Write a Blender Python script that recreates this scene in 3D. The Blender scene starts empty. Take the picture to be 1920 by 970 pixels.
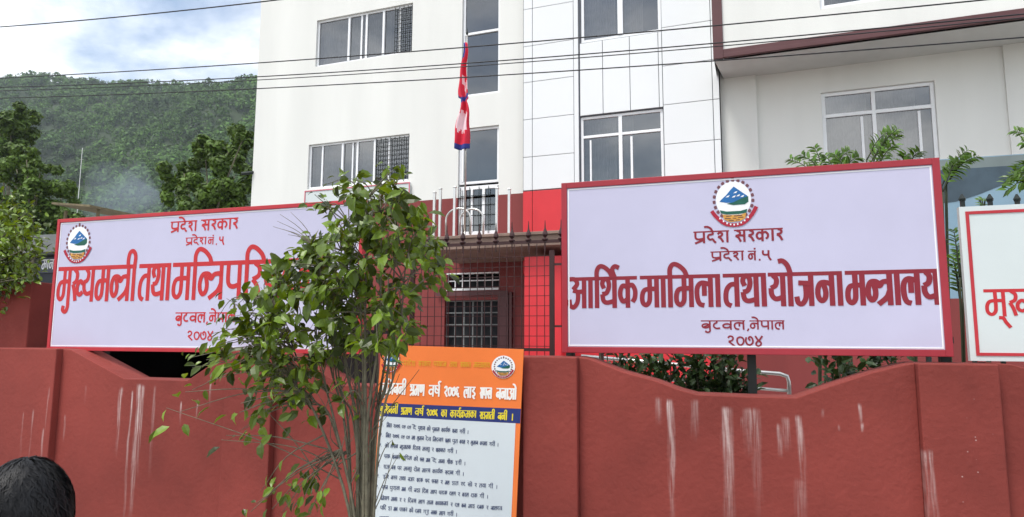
import bpy, bmesh, math, random
import numpy as np
from mathutils import Vector, Matrix
random.seed(7); RNG = np.random.default_rng(7)
rad = math.radians
SC = bpy.context.scene
COL = SC.collection

# ------------------------------------------------------------------ camera, sky, sun, exposure
F = 1250.0; TH, RO, PS, PB = rad(6.8), rad(.24), rad(17.75), rad(-2.28)
EYE = np.array([0, 0, 1.85])
fw = np.array([-math.sin(PS)*math.cos(TH), math.cos(PS)*math.cos(TH), math.sin(TH)])
rt0 = np.array([math.cos(PS), math.sin(PS), 0.]); up0 = np.cross(rt0, fw)
rt = rt0*math.cos(RO)+up0*math.sin(RO); up = -rt0*math.sin(RO)+up0*math.cos(RO)
cd = bpy.data.cameras.new('camera'); cam = bpy.data.objects.new('camera', cd); COL.objects.link(cam)
cd.sensor_fit = 'HORIZONTAL'; cd.sensor_width = 36; cd.lens = 36*F/1920; cd.clip_start = .05; cd.clip_end = 5000
cam.matrix_world = Matrix(((rt[0], up[0], -fw[0], 0), (rt[1], up[1], -fw[1], 0), (rt[2], up[2], -fw[2], EYE[2]), (0, 0, 0, 1)))
SC.camera = cam

SUN_EL, SUN_AZ = 63, 212          # azimuth clockwise from +Y: the sun stands behind the camera, to its left
wd = bpy.data.worlds.new('World'); SC.world = wd; wd.use_nodes = True
nt = wd.node_tree; nt.nodes.clear()
def nd(t, typ, **kw):
    n = t.nodes.new(typ)
    for k, v in kw.items():
        if k == 'inp':
            for kk, vv in v.items(): n.inputs[kk].default_value = vv
        else: setattr(n, k, v)
    return n
sky = nd(nt, 'ShaderNodeTexSky', sky_type='NISHITA', sun_disc=False, sun_elevation=rad(SUN_EL), sun_rotation=rad(SUN_AZ), air_density=1.3, dust_density=2.0, ozone_density=1.5)
bg1 = nd(nt, 'ShaderNodeBackground', inp={'Strength': .12})
bg2 = nd(nt, 'ShaderNodeBackground', inp={'Strength': 1.35})
tc = nd(nt, 'ShaderNodeTexCoord')
mp = nd(nt, 'ShaderNodeMapping', inp={'Location': (3.1, 1.7, .2), 'Scale': (1, 1, 2.2)})
nz = nd(nt, 'ShaderNodeTexNoise', inp={'Scale': 2.1, 'Detail': 7, 'Roughness': .56, 'Distortion': .35})
cr = nd(nt, 'ShaderNodeValToRGB'); cr.color_ramp.elements[0].position = .37; cr.color_ramp.elements[1].position = .60
nz2 = nd(nt, 'ShaderNodeTexNoise', inp={'Scale': 3.4, 'Detail': 6, 'Roughness': .6, 'Distortion': .2})
cr2 = nd(nt, 'ShaderNodeValToRGB'); cr2.color_ramp.elements[0].position = .34; cr2.color_ramp.elements[1].position = .56
cr2.color_ramp.elements[0].color = (.36, .40, .46, 1); cr2.color_ramp.elements[1].color = (1.0, 1.0, 1.0, 1)
mx = nd(nt, 'ShaderNodeMixShader'); ow = nd(nt, 'ShaderNodeOutputWorld')
L = nt.links.new
L(tc.outputs['Generated'], mp.inputs['Vector']); L(mp.outputs[0], nz.inputs['Vector']); L(mp.outputs[0], nz2.inputs['Vector'])
L(nz.outputs[0], cr.inputs[0]); L(nz2.outputs[0], cr2.inputs[0]); L(cr2.outputs[0], bg2.inputs['Color'])
L(sky.outputs[0], bg1.inputs['Color']); L(cr.outputs[0], mx.inputs[0]); L(bg1.outputs[0], mx.inputs[1]); L(bg2.outputs[0], mx.inputs[2]); L(mx.outputs[0], ow.inputs[0])
sd = bpy.data.lights.new('sun', 'SUN'); sun = bpy.data.objects.new('sun', sd); COL.objects.link(sun)
sd.energy = 2.1; sd.angle = rad(16); sd.color = (1, .96, .9)
sv = Vector((math.sin(rad(SUN_AZ))*math.cos(rad(SUN_EL)), math.cos(rad(SUN_AZ))*math.cos(rad(SUN_EL)), math.sin(rad(SUN_EL))))
sun.rotation_euler = sv.to_track_quat('Z', 'Y').to_euler()
vs = SC.view_settings; vs.view_transform = 'Standard'; vs.look = 'None'; vs.gamma = 1; vs.use_curve_mapping = False; vs.exposure = 0.62
SC.cycles.max_bounces = 6; SC.cycles.transparent_max_bounces = 12; SC.cycles.volume_bounces = 0; SC.cycles.use_denoising = True

# ------------------------------------------------------------------ places: pixel of the survey -> point on a real plane
def ray(x, y): return fw*F+rt*(x-960)-up*(y-485)
def W(x, y, Y):
    d = ray(x, y); return EYE+d*(Y/d[1])
BN = np.array([-math.sin(PB), math.cos(PB), 0]); BT = np.array([math.cos(PB), math.sin(PB), 0])
def B(x, y, V):
    d = ray(x, y); p = EYE+d*(V/(d@BN)); return float(p@BT), float(p[2])
def bw(u, v, z): return BT*u+BN*v+np.array([0, 0, z])

# ------------------------------------------------------------------ materials
def new_mat(name):
    m = bpy.data.materials.new(name); m.use_nodes = True
    return m, m.node_tree, m.node_tree.nodes['Principled BSDF']
def pm(name, col, rough=.65, var=.12, scale=2.5, bump=0, bscale=60, metal=0, spec=.35, streak=False, trans=0, island=0):
    m, t, b = new_mat(name); b.inputs['Roughness'].default_value = rough; b.inputs['Metallic'].default_value = metal
    b.inputs['Specular IOR Level'].default_value = spec
    tc = nd(t, 'ShaderNodeTexCoord'); mp = nd(t, 'ShaderNodeMapping')
    if streak: mp.inputs['Scale'].default_value = (1, 1, .12)
    n1 = nd(t, 'ShaderNodeTexNoise', inp={'Scale': scale, 'Detail': 6, 'Roughness': .6})
    r = nd(t, 'ShaderNodeMapRange', inp={'From Min': .3, 'From Max': .7, 'To Min': 1-var, 'To Max': 1+var})
    mul = nd(t, 'ShaderNodeVectorMath', operation='SCALE'); mul.inputs[0].default_value = col[:3]
    k = t.links.new
    k(tc.outputs['Object'], mp.inputs[0]); k(mp.outputs[0], n1.inputs['Vector']); k(n1.outputs[0], r.inputs[0])
    last = r.outputs[0]
    if island:
        g = nd(t, 'ShaderNodeNewGeometry'); r2 = nd(t, 'ShaderNodeMapRange', inp={'To Min': 1-island, 'To Max': 1+island})
        k(g.outputs['Random Per Island'], r2.inputs[0]); mm = nd(t, 'ShaderNodeMath', operation='MULTIPLY')
        k(last, mm.inputs[0]); k(r2.outputs[0], mm.inputs[1]); last = mm.outputs[0]
    k(last, mul.inputs['Scale']); k(mul.outputs[0], b.inputs['Base Color'])
    if bump:
        n2 = nd(t, 'ShaderNodeTexNoise', inp={'Scale': bscale, 'Detail': 5}); bp = nd(t, 'ShaderNodeBump', inp={'Strength': bump, 'Distance': .01})
        k(tc.outputs['Object'], n2.inputs['Vector']); k(n2.outputs[0], bp.inputs['Height']); k(bp.outputs[0], b.inputs['Normal'])
    if trans:
        tr = nd(t, 'ShaderNodeBsdfTranslucent'); ms = nd(t, 'ShaderNodeMixShader', inp={0: trans}); out = t.nodes['Material Output']
        hs = nd(t, 'ShaderNodeHueSaturation', inp={'Hue': .47, 'Saturation': 1.1, 'Value': 1.6})
        k(mul.outputs[0], hs.inputs['Color']); k(hs.outputs[0], tr.inputs[0]); k(b.outputs[0], ms.inputs[1]); k(tr.outputs[0], ms.inputs[2]); k(ms.outputs[0], out.inputs[0])
    return m
M = {}
M['white'] = pm('white_plaster', (.735, .745, .715), .7, .06, .9, .2, 30, streak=True)
M['panel'] = pm('aluminium_cladding', (.76, .785, .80), .42, .03, .35, 0, spec=.5)
M['joint'] = pm('panel_joint', (.10, .11, .13), .6)
M['trim'] = pm('brown_trim', (.105, .042, .045), .5, .1)
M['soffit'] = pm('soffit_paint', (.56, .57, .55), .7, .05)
M['redbrown'] = pm('red_brown_paint', (.21, .038, .036), .6, .12, 1.2, .1, 30, streak=True)
M['redbright'] = pm('bright_red_panel', (.62, .035, .045), .4, .06)
M['alu'] = pm('white_window_frame', (.84, .86, .88), .4, .03)
M['dark'] = pm('dark_interior', (.02, .022, .026), .8)
M['curtain'] = pm('curtain_cloth', (.46, .44, .40), .9, .2, 6)
M['steel'] = pm('brushed_steel', (.62, .62, .60), .28, .08, 9, metal=.85)
M['iron'] = pm('dark_iron', (.045, .018, .018), .55, .2, 8)
M['blackiron'] = pm('black_iron', (.015, .022, .02), .5, .2, 8)
M['beige'] = pm('canopy_edge', (.22, .15, .12), .7, .25, 3)
M['frame_red'] = pm('red_sign_frame', (.33, .028, .042), .45, .1, 3)
M['frame_red2'] = pm('bright_red_sign_frame', (.46, .03, .042), .45, .1, 3)
M['flex'] = pm('printed_vinyl', (.52, .51, .665), .5, .06, .9, .35, 1.6, spec=.3)
M['flex2'] = pm('pale_green_vinyl', (.60, .66, .66), .5, .03, 1.5, .08, 5, spec=.25)
M['ink'] = pm('crimson_print', (.235, .016, .03), .5, .06)
M['ink2'] = pm('red_print', (.50, .024, .03), .5, .06)
M['orange'] = pm('orange_print', (.83, .20, .045), .5, .05, 3)
M['navy'] = pm('navy_print', (.02, .035, .17), .5, .05)
M['yellow'] = pm('yellow_print', (.75, .62, .04), .5, .05)
M['gold'] = pm('gold_print', (.72, .36, .03), .5, .05)
M['paper'] = pm('pale_print', (.60, .66, .70), .55, .03, 2)
M['whiteink'] = pm('white_print', (.85, .83, .80), .5, .03)
M['bluetext'] = pm('blue_grey_print', (.06, .08, .16), .5, .05)
M['e_dot'] = pm('emblem_maroon', (.16, .06, .075), .5)
M['e_white'] = pm('emblem_white', (.82, .84, .86), .5, .02)
M['e_blue'] = pm('emblem_blue', (.015, .13, .36), .5, .15, 20)
M['e_green'] = pm('emblem_green', (.01, .10, .07), .5, .15, 20)
M['e_field'] = pm('emblem_ochre', (.60, .30, .06), .5, .2, 25)
M['e_ribbon'] = pm('emblem_ribbon', (.36, .012, .035), .5)
M['bark'] = pm('young_bark', (.14, .128, .088), .85, .35, 18, .5, 80)
M['stem_dark'] = pm('dark_green_stem', (.035, .045, .02), .7)
M['leaf'] = pm('glossy_leaf', (.092, .150, .012), .36, .25, 4, spec=.42, trans=.24, island=.8)
M['leaf2'] = pm('dark_leaf', (.030, .060, .016), .45, .25, 3, spec=.45, trans=.2, island=.5)
M['leaf3'] = pm('distant_leaf', (.072, .128, .016), .6, .3, .4, trans=.15, island=.5)
M['frond'] = pm('frond_leaf', (.08, .17, .02), .4, .25, 4, spec=.5, trans=.25, island=.45)
M['forest'] = pm('forest_foliage', (.054, .114, .020), .8, .6, .02, trans=.1, island=.5)
M['forest_ground'] = pm('forest_floor', (.03, .05, .018), .9, .4, .02)
M['cable'] = pm('cable_rubber', (.012, .012, .014), .5)
M['concrete'] = pm('concrete', (.30, .29, .27), .85, .15, 2, .2, 30)
M['asphalt'] = pm('asphalt', (.05, .05, .052), .9, .2, 6, .3, 90)
M['soil'] = pm('soil', (.16, .12, .08), .95, .3, .3, .3, 20)
M['hair'] = pm('black_hair', (.005, .005, .006), .55, .3, 30, spec=.3)
M['skin'] = pm('skin', (.32, .17, .10), .5, .05)
M['shirt'] = pm('dark_navy_cloth', (.012, .016, .03), .9, .2, 30)
M['trouser'] = pm('charcoal_cloth', (.03, .03, .032), .9, .2, 30)
M['flag_red'] = pm('flag_crimson', (.62, .02, .05), .7, .08, 6, trans=.0)
M['flag_blue'] = pm('flag_blue', (.03, .045, .25), .7, .08)
M['flag_white'] = pm('flag_white', (.82, .60, .64), .7, .05)
M['added_shed'] = pm('shade_dark_sheet', (.02, .02, .022), .8, .2)  # near black: shade of the added structure put into its colour
M['slate'] = pm('grey_roof_sheet', (.16, .17, .17), .7, .2)
M['thatch'] = pm('weathered_boards', (.18, .15, .09), .9, .3, 6)

def glass_mat():
    m, t, b = new_mat('tinted_glass'); out = t.nodes['Material Output']; k = t.links.new
    t.nodes.remove(b)
    fr = nd(t, 'ShaderNodeLayerWeight', inp={'Blend': .28})
    mr = nd(t, 'ShaderNodeMapRange', inp={'To Min': .20, 'To Max': .7})
    tcn = nd(t, 'ShaderNodeTexCoord'); n = nd(t, 'ShaderNodeTexNoise', inp={'Scale': 1.3, 'Detail': 1}); bp = nd(t, 'ShaderNodeBump', inp={'Strength': .05, 'Distance': .02})
    k(tcn.outputs['Object'], n.inputs['Vector']); k(n.outputs[0], bp.inputs['Height'])
    gl = nd(t, 'ShaderNodeBsdfGlossy', inp={'Roughness': .02, 'Color': (.72, .74, .76, 1)}); k(bp.outputs[0], gl.inputs['Normal'])
    tr = nd(t, 'ShaderNodeBsdfTransparent', inp={0: (.42, .44, .46, 1)}); ms = nd(t, 'ShaderNodeMixShader')
    k(fr.outputs['Fresnel'], mr.inputs[0]); k(mr.outputs[0], ms.inputs[0]); k(tr.outputs[0], ms.inputs[1]); k(gl.outputs[0], ms.inputs[2]); k(ms.outputs[0], out.inputs[0])
    return m
M['glass'] = glass_mat()

def streak_wall(name, col, streaks, specks):
    """painted masonry with limewash drips: each drip has its own place on the wall"""
    m = pm(name, col, .78, .24, 1.0, .5, 26, spec=.25)
    t = m.node_tree; k = t.links.new; b = t.nodes['Principled BSDF']
    src = b.inputs['Base Color'].links[0].from_socket
    tcn = nd(t, 'ShaderNodeTexCoord'); sep = nd(t, 'ShaderNodeSeparateXYZ')
    mpw = nd(t, 'ShaderNodeMapping', inp={'Scale': (6, 1, 1.3)}); nw = nd(t, 'ShaderNodeTexNoise', inp={'Scale': 2.0, 'Detail': 2})
    k(tcn.outputs['Object'], sep.inputs[0]); k(tcn.outputs['Object'], mpw.inputs[0]); k(mpw.outputs[0], nw.inputs['Vector'])
    wob = nd(t, 'ShaderNodeMath', operation='MULTIPLY_ADD', inp={1: .05, 2: -.025}); k(nw.outputs[0], wob.inputs[0])
    xx = nd(t, 'ShaderNodeMath', operation='ADD'); k(sep.outputs[0], xx.inputs[0]); k(wob.outputs[0], xx.inputs[1])
    mpf = nd(t, 'ShaderNodeMapping', inp={'Scale': (90, 1, 5)}); nf = nd(t, 'ShaderNodeTexNoise', inp={'Scale': 1.0, 'Detail': 4})
    k(tcn.outputs['Object'], mpf.inputs[0]); k(mpf.outputs[0], nf.inputs['Vector'])
    fl = nd(t, 'ShaderNodeMapRange', inp={'From Min': .32, 'From Max': .68}); k(nf.outputs[0], fl.inputs[0])
    acc = None
    for (x0, w, z1, z0, a) in streaks:
        s = nd(t, 'ShaderNodeMath', operation='SUBTRACT', inp={1: x0}); k(xx.outputs[0], s.inputs[0])
        ab = nd(t, 'ShaderNodeMath', operation='ABSOLUTE'); k(s.outputs[0], ab.inputs[0])
        mx_ = nd(t, 'ShaderNodeMapRange', interpolation_type='SMOOTHSTEP', inp={'From Min': w*.2, 'From Max': w*1.15, 'To Min': a*.92, 'To Max': 0}); k(ab.outputs[0], mx_.inputs[0])
        mt = nd(t, 'ShaderNodeMapRange', interpolation_type='SMOOTHSTEP', inp={'From Min': z1-.02, 'From Max': z1+.02, 'To Min': 1, 'To Max': 0}); k(sep.outputs[2], mt.inputs[0])
        mb = nd(t, 'ShaderNodeMapRange', inp={'From Min': z0, 'From Max': z1, 'To Min': 0, 'To Max': 1}); k(sep.outputs[2], mb.inputs[0])
        a1 = nd(t, 'ShaderNodeMath', operation='MULTIPLY'); k(mx_.outputs[0], a1.inputs[0]); k(mt.outputs[0], a1.inputs[1])
        a2 = nd(t, 'ShaderNodeMath', operation='MULTIPLY'); k(a1.outputs[0], a2.inputs[0]); k(mb.outputs[0], a2.inputs[1])
        if acc is None: acc = a2
        else:
            ad = nd(t, 'ShaderNodeMath', operation='MAXIMUM'); k(acc.outputs[0], ad.inputs[0]); k(a2.outputs[0], ad.inputs[1]); acc = ad
    mm = nd(t, 'ShaderNodeMath', operation='MULTIPLY', use_clamp=True)
    k(acc.outputs[0], mm.inputs[0]); k(fl.outputs[0], mm.inputs[1]); fac = mm
    if specks:
        x0, x1, z0, z1 = specks
        vo = nd(t, 'ShaderNodeTexVoronoi', inp={'Scale': 24, 'Randomness': 1}); k(tcn.outputs['Object'], vo.inputs['Vector'])
        vd = nd(t, 'ShaderNodeMapRange', interpolation_type='SMOOTHSTEP', inp={'From Min': .03, 'From Max': .14, 'To Min': .5, 'To Max': 0}); k(vo.outputs['Distance'], vd.inputs[0])
        sc_ = nd(t, 'ShaderNodeSeparateColor'); k(vo.outputs['Color'], sc_.inputs[0])
        th = nd(t, 'ShaderNodeMath', operation='GREATER_THAN', inp={1: .62}); k(sc_.outputs[0], th.inputs[0])
        p = nd(t, 'ShaderNodeMath', operation='MULTIPLY'); k(vd.outputs[0], p.inputs[0]); k(th.outputs[0], p.inputs[1])
        for (so, lo, hi) in ((0, x0, x1), (2, z0, z1)):
            mid = (lo+hi)/2; s = nd(t, 'ShaderNodeMath', operation='SUBTRACT', inp={1: mid}); k(sep.outputs[so], s.inputs[0])
            ab = nd(t, 'ShaderNodeMath', operation='ABSOLUTE'); k(s.outputs[0], ab.inputs[0])
            q = nd(t, 'ShaderNodeMapRange', interpolation_type='SMOOTHSTEP', inp={'From Min': (hi-lo)*.3, 'From Max': (hi-lo)*.5, 'To Min': 1, 'To Max': 0}); k(ab.outputs[0], q.inputs[0])
            p2 = nd(t, 'ShaderNodeMath', operation='MULTIPLY'); k(p.outputs[0], p2.inputs[0]); k(q.outputs[0], p2.inputs[1]); p = p2
        ad = nd(t, 'ShaderNodeMath', operation='MAXIMUM'); k(fac.outputs[0], ad.inputs[0]); k(p.outputs[0], ad.inputs[1]); fac = ad
    mc = nd(t, 'ShaderNodeMix', data_type='RGBA'); mc.inputs[7].default_value = (.62, .52, .50, 1)
    k(fac.outputs[0], mc.inputs[0]); k(src, mc.inputs[6]); k(mc.outputs[2], b.inputs['Base Color'])
    return m

# ------------------------------------------------------------------ mesh helpers
def mesh_obj(name, verts, faces, mats, parent=None, idx=None, smooth=False):
    loc = np.array(parent_loc(parent))
    me = bpy.data.meshes.new(name)
    v = np.asarray(verts, dtype=float)-loc
    me.from_pydata(v.tolist(), [], faces)
    for m in (mats if isinstance(mats, (list, tuple)) else [mats]): me.materials.append(m)
    if idx is not None: me.polygons.foreach_set('material_index', idx)
    if smooth: me.polygons.foreach_set('use_smooth', [True]*len(me.polygons))
    me.update()
    o = bpy.data.objects.new(name, me); COL.objects.link(o)
    if parent is not None: o.parent = parent
    return o
def parent_loc(p):
    s = Vector((0, 0, 0))
    while p is not None: s = s+p.location; p = p.parent
    return s
class MB:
    def __init__(s, xf=None): s.v = []; s.f = []; s.m = []; s.xf = xf; s.cm = 0
    def add(s, vs, fs):
        n = len(s.v)
        s.v += [tuple(s.xf(*p)) if s.xf else tuple(p) for p in vs]
        for f in fs: s.f.append([n+i for i in f]); s.m.append(s.cm)
        return s
    def box(s, x0, x1, y0, y1, z0, z1):
        x0, x1 = min(x0, x1), max(x0, x1); y0, y1 = min(y0, y1), max(y0, y1); z0, z1 = min(z0, z1), max(z0, z1)
        return s.add([(x0, y0, z0), (x1, y0, z0), (x1, y1, z0), (x0, y1, z0), (x0, y0, z1), (x1, y0, z1), (x1, y1, z1), (x0, y1, z1)],
              [(0, 3, 2, 1), (4, 5, 6, 7), (0, 1, 5, 4), (1, 2, 6, 5), (2, 3, 7, 6), (3, 0, 4, 7)])
    def prism(s, poly, y0, y1):          # poly: (x,z) outline, counter-clockwise seen from -y
        n = len(poly)
        return s.add([(x, y0, z) for x, z in poly]+[(x, y1, z) for x, z in poly],
              [list(range(n)), list(range(2*n-1, n-1, -1))]+[(i, i+n, (i+1) % n+n, (i+1) % n) for i in range(n)])
    def tube(s, pts, r, n=8, cap=True):
        pts = [np.array(p, float) for p in pts]; N = len(pts)
        rs = r if isinstance(r, (list, tuple, np.ndarray)) else [r]*N
        vs = []; prev = None
        for i, p in enumerate(pts):
            d = pts[min(i+1, N-1)]-pts[max(i-1, 0)]; d = d/(np.linalg.norm(d)+1e-9)
            if prev is None:
                a = np.array([0, 0, 1.]) if abs(d[2]) < .9 else np.array([1., 0, 0])
                e1 = np.cross(d, a)
            else: e1 = prev-d*(prev@d)
            e1 = e1/(np.linalg.norm(e1)+1e-9); prev = e1; e2 = np.cross(d, e1)
            for j in range(n):
                t = 2*math.pi*j/n; vs.append(p+rs[i]*(e1*math.cos(t)+e2*math.sin(t)))
        fs = [(i*n+j, i*n+(j+1) % n, (i+1)*n+(j+1) % n, (i+1)*n+j) for i in range(N-1) for j in range(n)]
        if cap: fs += [list(range(n-1, -1, -1)), [(N-1)*n+j for j in range(n)]]
        return s.add(vs, fs)
    def lathe(s, prof, c, n=12):          # prof: (r, z)
        vs = [(c[0]+r*math.cos(2*math.pi*j/n), c[1]+r*math.sin(2*math.pi*j/n), c[2]+z) for r, z in prof for j in range(n)]
        K = len(prof)
        fs = [(i*n+j, i*n+(j+1) % n, (i+1)*n+(j+1) % n, (i+1)*n+j) for i in range(K-1) for j in range(n)]
        return s.add(vs, fs+[list(range(n-1, -1, -1)), [(K-1)*n+j for j in range(n)]])
    def build(s, name, mats, parent=None, smooth=False, bevel=0):
        o = mesh_obj(name, s.v, s.f, mats, parent, s.m, smooth)
        if bevel:
            b = o.modifiers.new('bevel', 'BEVEL'); b.width = bevel; b.segments = 2; b.limit_method = 'ANGLE'
        return o
def thing(name, loc, label, cat, group=None):
    o = bpy.data.objects.new(name, None); COL.objects.link(o); o.location = Vector([float(c) for c in loc]); o.empty_display_size = .2
    return tag(o, label, cat, group)
def tag(o, label=None, cat=None, group=None, kind=None):
    if label: o['label'] = label
    if cat: o['category'] = cat
    if group: o['group'] = group
    if kind: o['kind'] = kind
    return o
def center(o):           # give a single-mesh thing its own origin at the base of its mesh
    me = o.data; n = len(me.vertices); a = np.empty(n*3); me.vertices.foreach_get('co', a); a = a.reshape(-1, 3)
    c = np.array([(a[:, 0].min()+a[:, 0].max())/2, (a[:, 1].min()+a[:, 1].max())/2, a[:, 2].min()])
    me.vertices.foreach_set('co', (a-c).ravel()); o.location = Vector(c.tolist()); me.update(); return o
def facade(mb, u0, u1, z0, z1, v, holes, reveal=.16):
    us = sorted({u0, u1, *[h[0] for h in holes], *[h[1] for h in holes]}); zs = sorted({z0, z1, *[h[2] for h in holes], *[h[3] for h in holes]})
    us = [u for u in us if u0 <= u <= u1]; zs = [z for z in zs if z0 <= z <= z1]
    for a, b_ in zip(us, us[1:]):
        for c, d in zip(zs, zs[1:]):
            mu, mz = (a+b_)/2, (c+d)/2
            if any(h[0] < mu < h[1] and h[2] < mz < h[3] for h in holes): continue
            mb.add([(a, v, c), (b_, v, c), (b_, v, d), (a, v, d)], [(0, 1, 2, 3)])
    for (a, b_, c, d) in holes:
        d = min(d, z1); q = v+reveal
        mb.add([(a, v, c), (a, v, d), (a, q, d), (a, q, c)], [(0, 1, 2, 3)]); mb.add([(b_, v, c), (b_, q, c), (b_, q, d), (b_, v, d)], [(0, 1, 2, 3)])
        mb.add([(a, v, c), (a, q, c), (b_, q, c), (b_, v, c)], [(0, 1, 2, 3)]); mb.add([(a, v, d), (b_, v, d), (b_, q, d), (a, q, d)], [(0, 1, 2, 3)])

# leaves: N folded, drooping blades in one mesh
def leaves(pos, dirs, nrm, length, width):
    pos = np.asarray(pos); N = len(pos)
    d = dirs/np.linalg.norm(dirs, axis=1, keepdims=True)
    s = np.cross(nrm, d); s /= (np.linalg.norm(s, axis=1, keepdims=True)+1e-9); n = np.cross(d, s)
    Lh = np.asarray(length).reshape(-1, 1); Wd = np.asarray(width).reshape(-1, 1)
    tmpl = [(0, 0, 0), (.30, .42, .10), (.30, 0, .0), (.30, -.42, .10), (.66, .40, .02), (.66, 0, -.08), (.66, -.40, .02), (1.0, 0, -.26)]
    vs = np.stack([pos+d*Lh*a+s*Wd*b+n*Lh*c*.8 for a, b, c in tmpl], 1).reshape(-1, 3)
    base = [(0, 2, 1), (0, 3, 2), (1, 2, 5, 4), (2, 3, 6, 5), (4, 5, 7), (5, 6, 7)]
    fs = [[i*8+j for j in f] for i in range(N) for f in base]
    return vs, fs
def quads(pos, nrm, size, rng=RNG):
    N = len(pos); a = rng.normal(size=(N, 3)); e1 = np.cross(nrm, a); e1 /= np.linalg.norm(e1, axis=1, keepdims=True)+1e-9
    e2 = np.cross(nrm, e1); e2 /= np.linalg.norm(e2, axis=1, keepdims=True)+1e-9
    sz = np.asarray(size).reshape(-1, 1); asp = rng.uniform(.45, .8, (N, 1))
    vs = np.stack([pos-e1*sz, pos+e2*sz*asp-nrm*sz*.15, pos+e1*sz, pos-e2*sz*asp-nrm*sz*.15], 1).reshape(-1, 3)
    return vs, (np.arange(N*4).reshape(-1, 4)).tolist()
def unit(a): return a/(np.linalg.norm(a, axis=-1, keepdims=True)+1e-9)

# ------------------------------------------------------------------ lettering: pen strokes of a Devanagari sign hand
G = {}
def gl(k, adv, bar=None, *st, bars=(), hl=True): G[k] = dict(adv=adv, bar=bar, st=list(st), bars=list(bars)+([bar] if bar is not None else []), hl=hl)
gl('m', .64, .53, [(.31, .92), (.31, .3), (.26, .13), (.17, .08), (.08, .17), (.07, .38), (.14, .54), (.3, .58), (.53, .58)])
gl('n', .60, .47, [(.47, .62), (.3, .68), (.15, .66), (.07, .5), (.07, .28), (.16, .15), (.26, .22), (.29, .4), (.24, .62)])
gl('nh', .36, None, [(.40, .62), (.3, .68), (.15, .66), (.07, .5), (.07, .28), (.16, .15), (.26, .22), (.29, .4), (.24, .62)])
gl('tr', .50, .37, [(-.04, .62), (.06, .55), (.16, .66), (.37, .68)], [(.37, .42), (.26, .22), (.0, .03)])
gl('t', .56, .43, [(.43, .68), (.24, .66), (.11, .5), (.08, .25), (.13, .09), (.25, .03)])
gl('th', .60, .47, [(.12, .62), (.06, .78), (.14, .93), (.26, .86), (.28, .66), (.20, .48), (.06, .44)], [(.06, .44), (.10, .24), (.22, .17), (.47, .22)])
gl('aa', .22, .10); gl('i', .22, .10, [(.10, .9), (.10, 1.18), (.20, 1.33), (.36, 1.30), (.54, 1.14), (.62, .96)])
gl('ii', .22, .10, [(.10, .9), (.12, 1.22), (.02, 1.36), (-.12, 1.32), (-.17, 1.12), (-.16, .95)])
gl('p', .56, .44, [(.09, .92), (.09, .5), (.15, .36), (.27, .33), (.44, .38)])
gl('pr', .58, .46, [(.09, .92), (.09, .5), (.15, .36), (.27, .33), (.46, .38)], [(.46, .28), (.28, .15), (.06, .0)])
gl('sh', .56, .44, [(.09, .92), (.09, .5), (.15, .36), (.27, .33), (.44, .38)], [(.09, .78), (.44, .48)])
gl('r', .38, .2, [(.12, .92), (.26, .8), (.25, .6), (.07, .5)], [(.07, .5), (.2, .34), (.30, .03)]); G['r']['bars'] = []
gl('k', .66, .31, [(.31, .64), (.16, .70), (.07, .55), (.07, .35), (.16, .2), (.31, .28)], [(.31, .66), (.45, .72), (.55, .55), (.54, .32), (.46, .18)])
gl('l', .60, .48, [(.48, .68), (.22, .74), (.08, .6), (.07, .3), (.14, .1), (.28, .05)], [(.29, .70), (.29, .34)])
gl('y', .56, .44, [(.15, .92), (.25, .8), (.22, .62), (.08, .54)], [(.08, .54), (.1, .34), (.22, .22), (.44, .27)])
gl('kh', .46, None, [(.1, .92), (.22, .8), (.2, .6), (.06, .5)], [(.06, .5), (.14, .3), (.2, .03)], [(.5, .5), (.38, .58), (.27, .46), (.27, .28), (.38, .2), (.5, .28)])
gl('j', .62, .49, [(.49, .66), (.12, .68)], [(.33, .66), (.33, .26), (.22, .07), (.1, .1), (.06, .28)])
gl('A', .66, .54, [(.02, .94), (.22, .93), (.30, .78), (.16, .6)], [(.16, .58), (.32, .5), (.31, .2), (.18, .03), (.06, .1), (.03, .28)], [(.28, .52), (.54, .54)])
gl('d', .44, .24, [(.26, .92), (.26, .72), (.1, .66), (.06, .45), (.14, .28), (.28, .32)], [(.28, .32), (.31, .16), (.40, .0)]); G['d']['bars'] = []
gl('S', .58, .46, [(.05, .68), (.12, .82), (.24, .74), (.2, .55), (.06, .48)], [(.06, .48), (.18, .34), (.28, .03)])
gl('s', .58, .46, [(.12, .92), (.26, .8), (.25, .6), (.07, .5)], [(.07, .5), (.2, .34), (.30, .03)], [(.18, .52), (.46, .52)])
gl('v', .54, .43, [(.43, .52), (.28, .62), (.12, .57), (.06, .4), (.13, .24), (.28, .22), (.43, .36)])
gl('b', .54, .43, [(.43, .52), (.28, .62), (.12, .57), (.06, .4), (.13, .24), (.28, .22), (.43, .36)], [(.12, .28), (.40, .52)])
gl('T', .46, .22, [(.22, .92), (.22, .76), (.1, .62), (.08, .34), (.2, .15), (.38, .17)]); G['T']['bars'] = []
gl('bh', .58, .46, [(.08, .72), (.14, .86), (.24, .74), (.2, .5)], [(.06, .42), (.2, .48), (.46, .48)])
gl('N', .62, .50, [(.09, .92), (.09, .46), (.18, .34), (.29, .46), (.29, .92)])
gl('f', .72, .40, [(.09, .92), (.09, .5), (.15, .36), (.27, .33), (.40, .38)], [(.40, .6), (.54, .66), (.62, .5), (.56, .3)])
gl('I', .44, .24, [(.24, .92), (.24, .76), (.1, .66), (.2, .54), (.34, .42), (.3, .22), (.14, .2), (.24, .04), (.36, -.06)]); G['I']['bars'] = []
gl('h', .46, .24, [(.24, .92), (.24, .76), (.1, .68), (.32, .5), (.3, .26), (.14, .24), (.22, .08), (.36, .0)]); G['h']['bars'] = []
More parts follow.
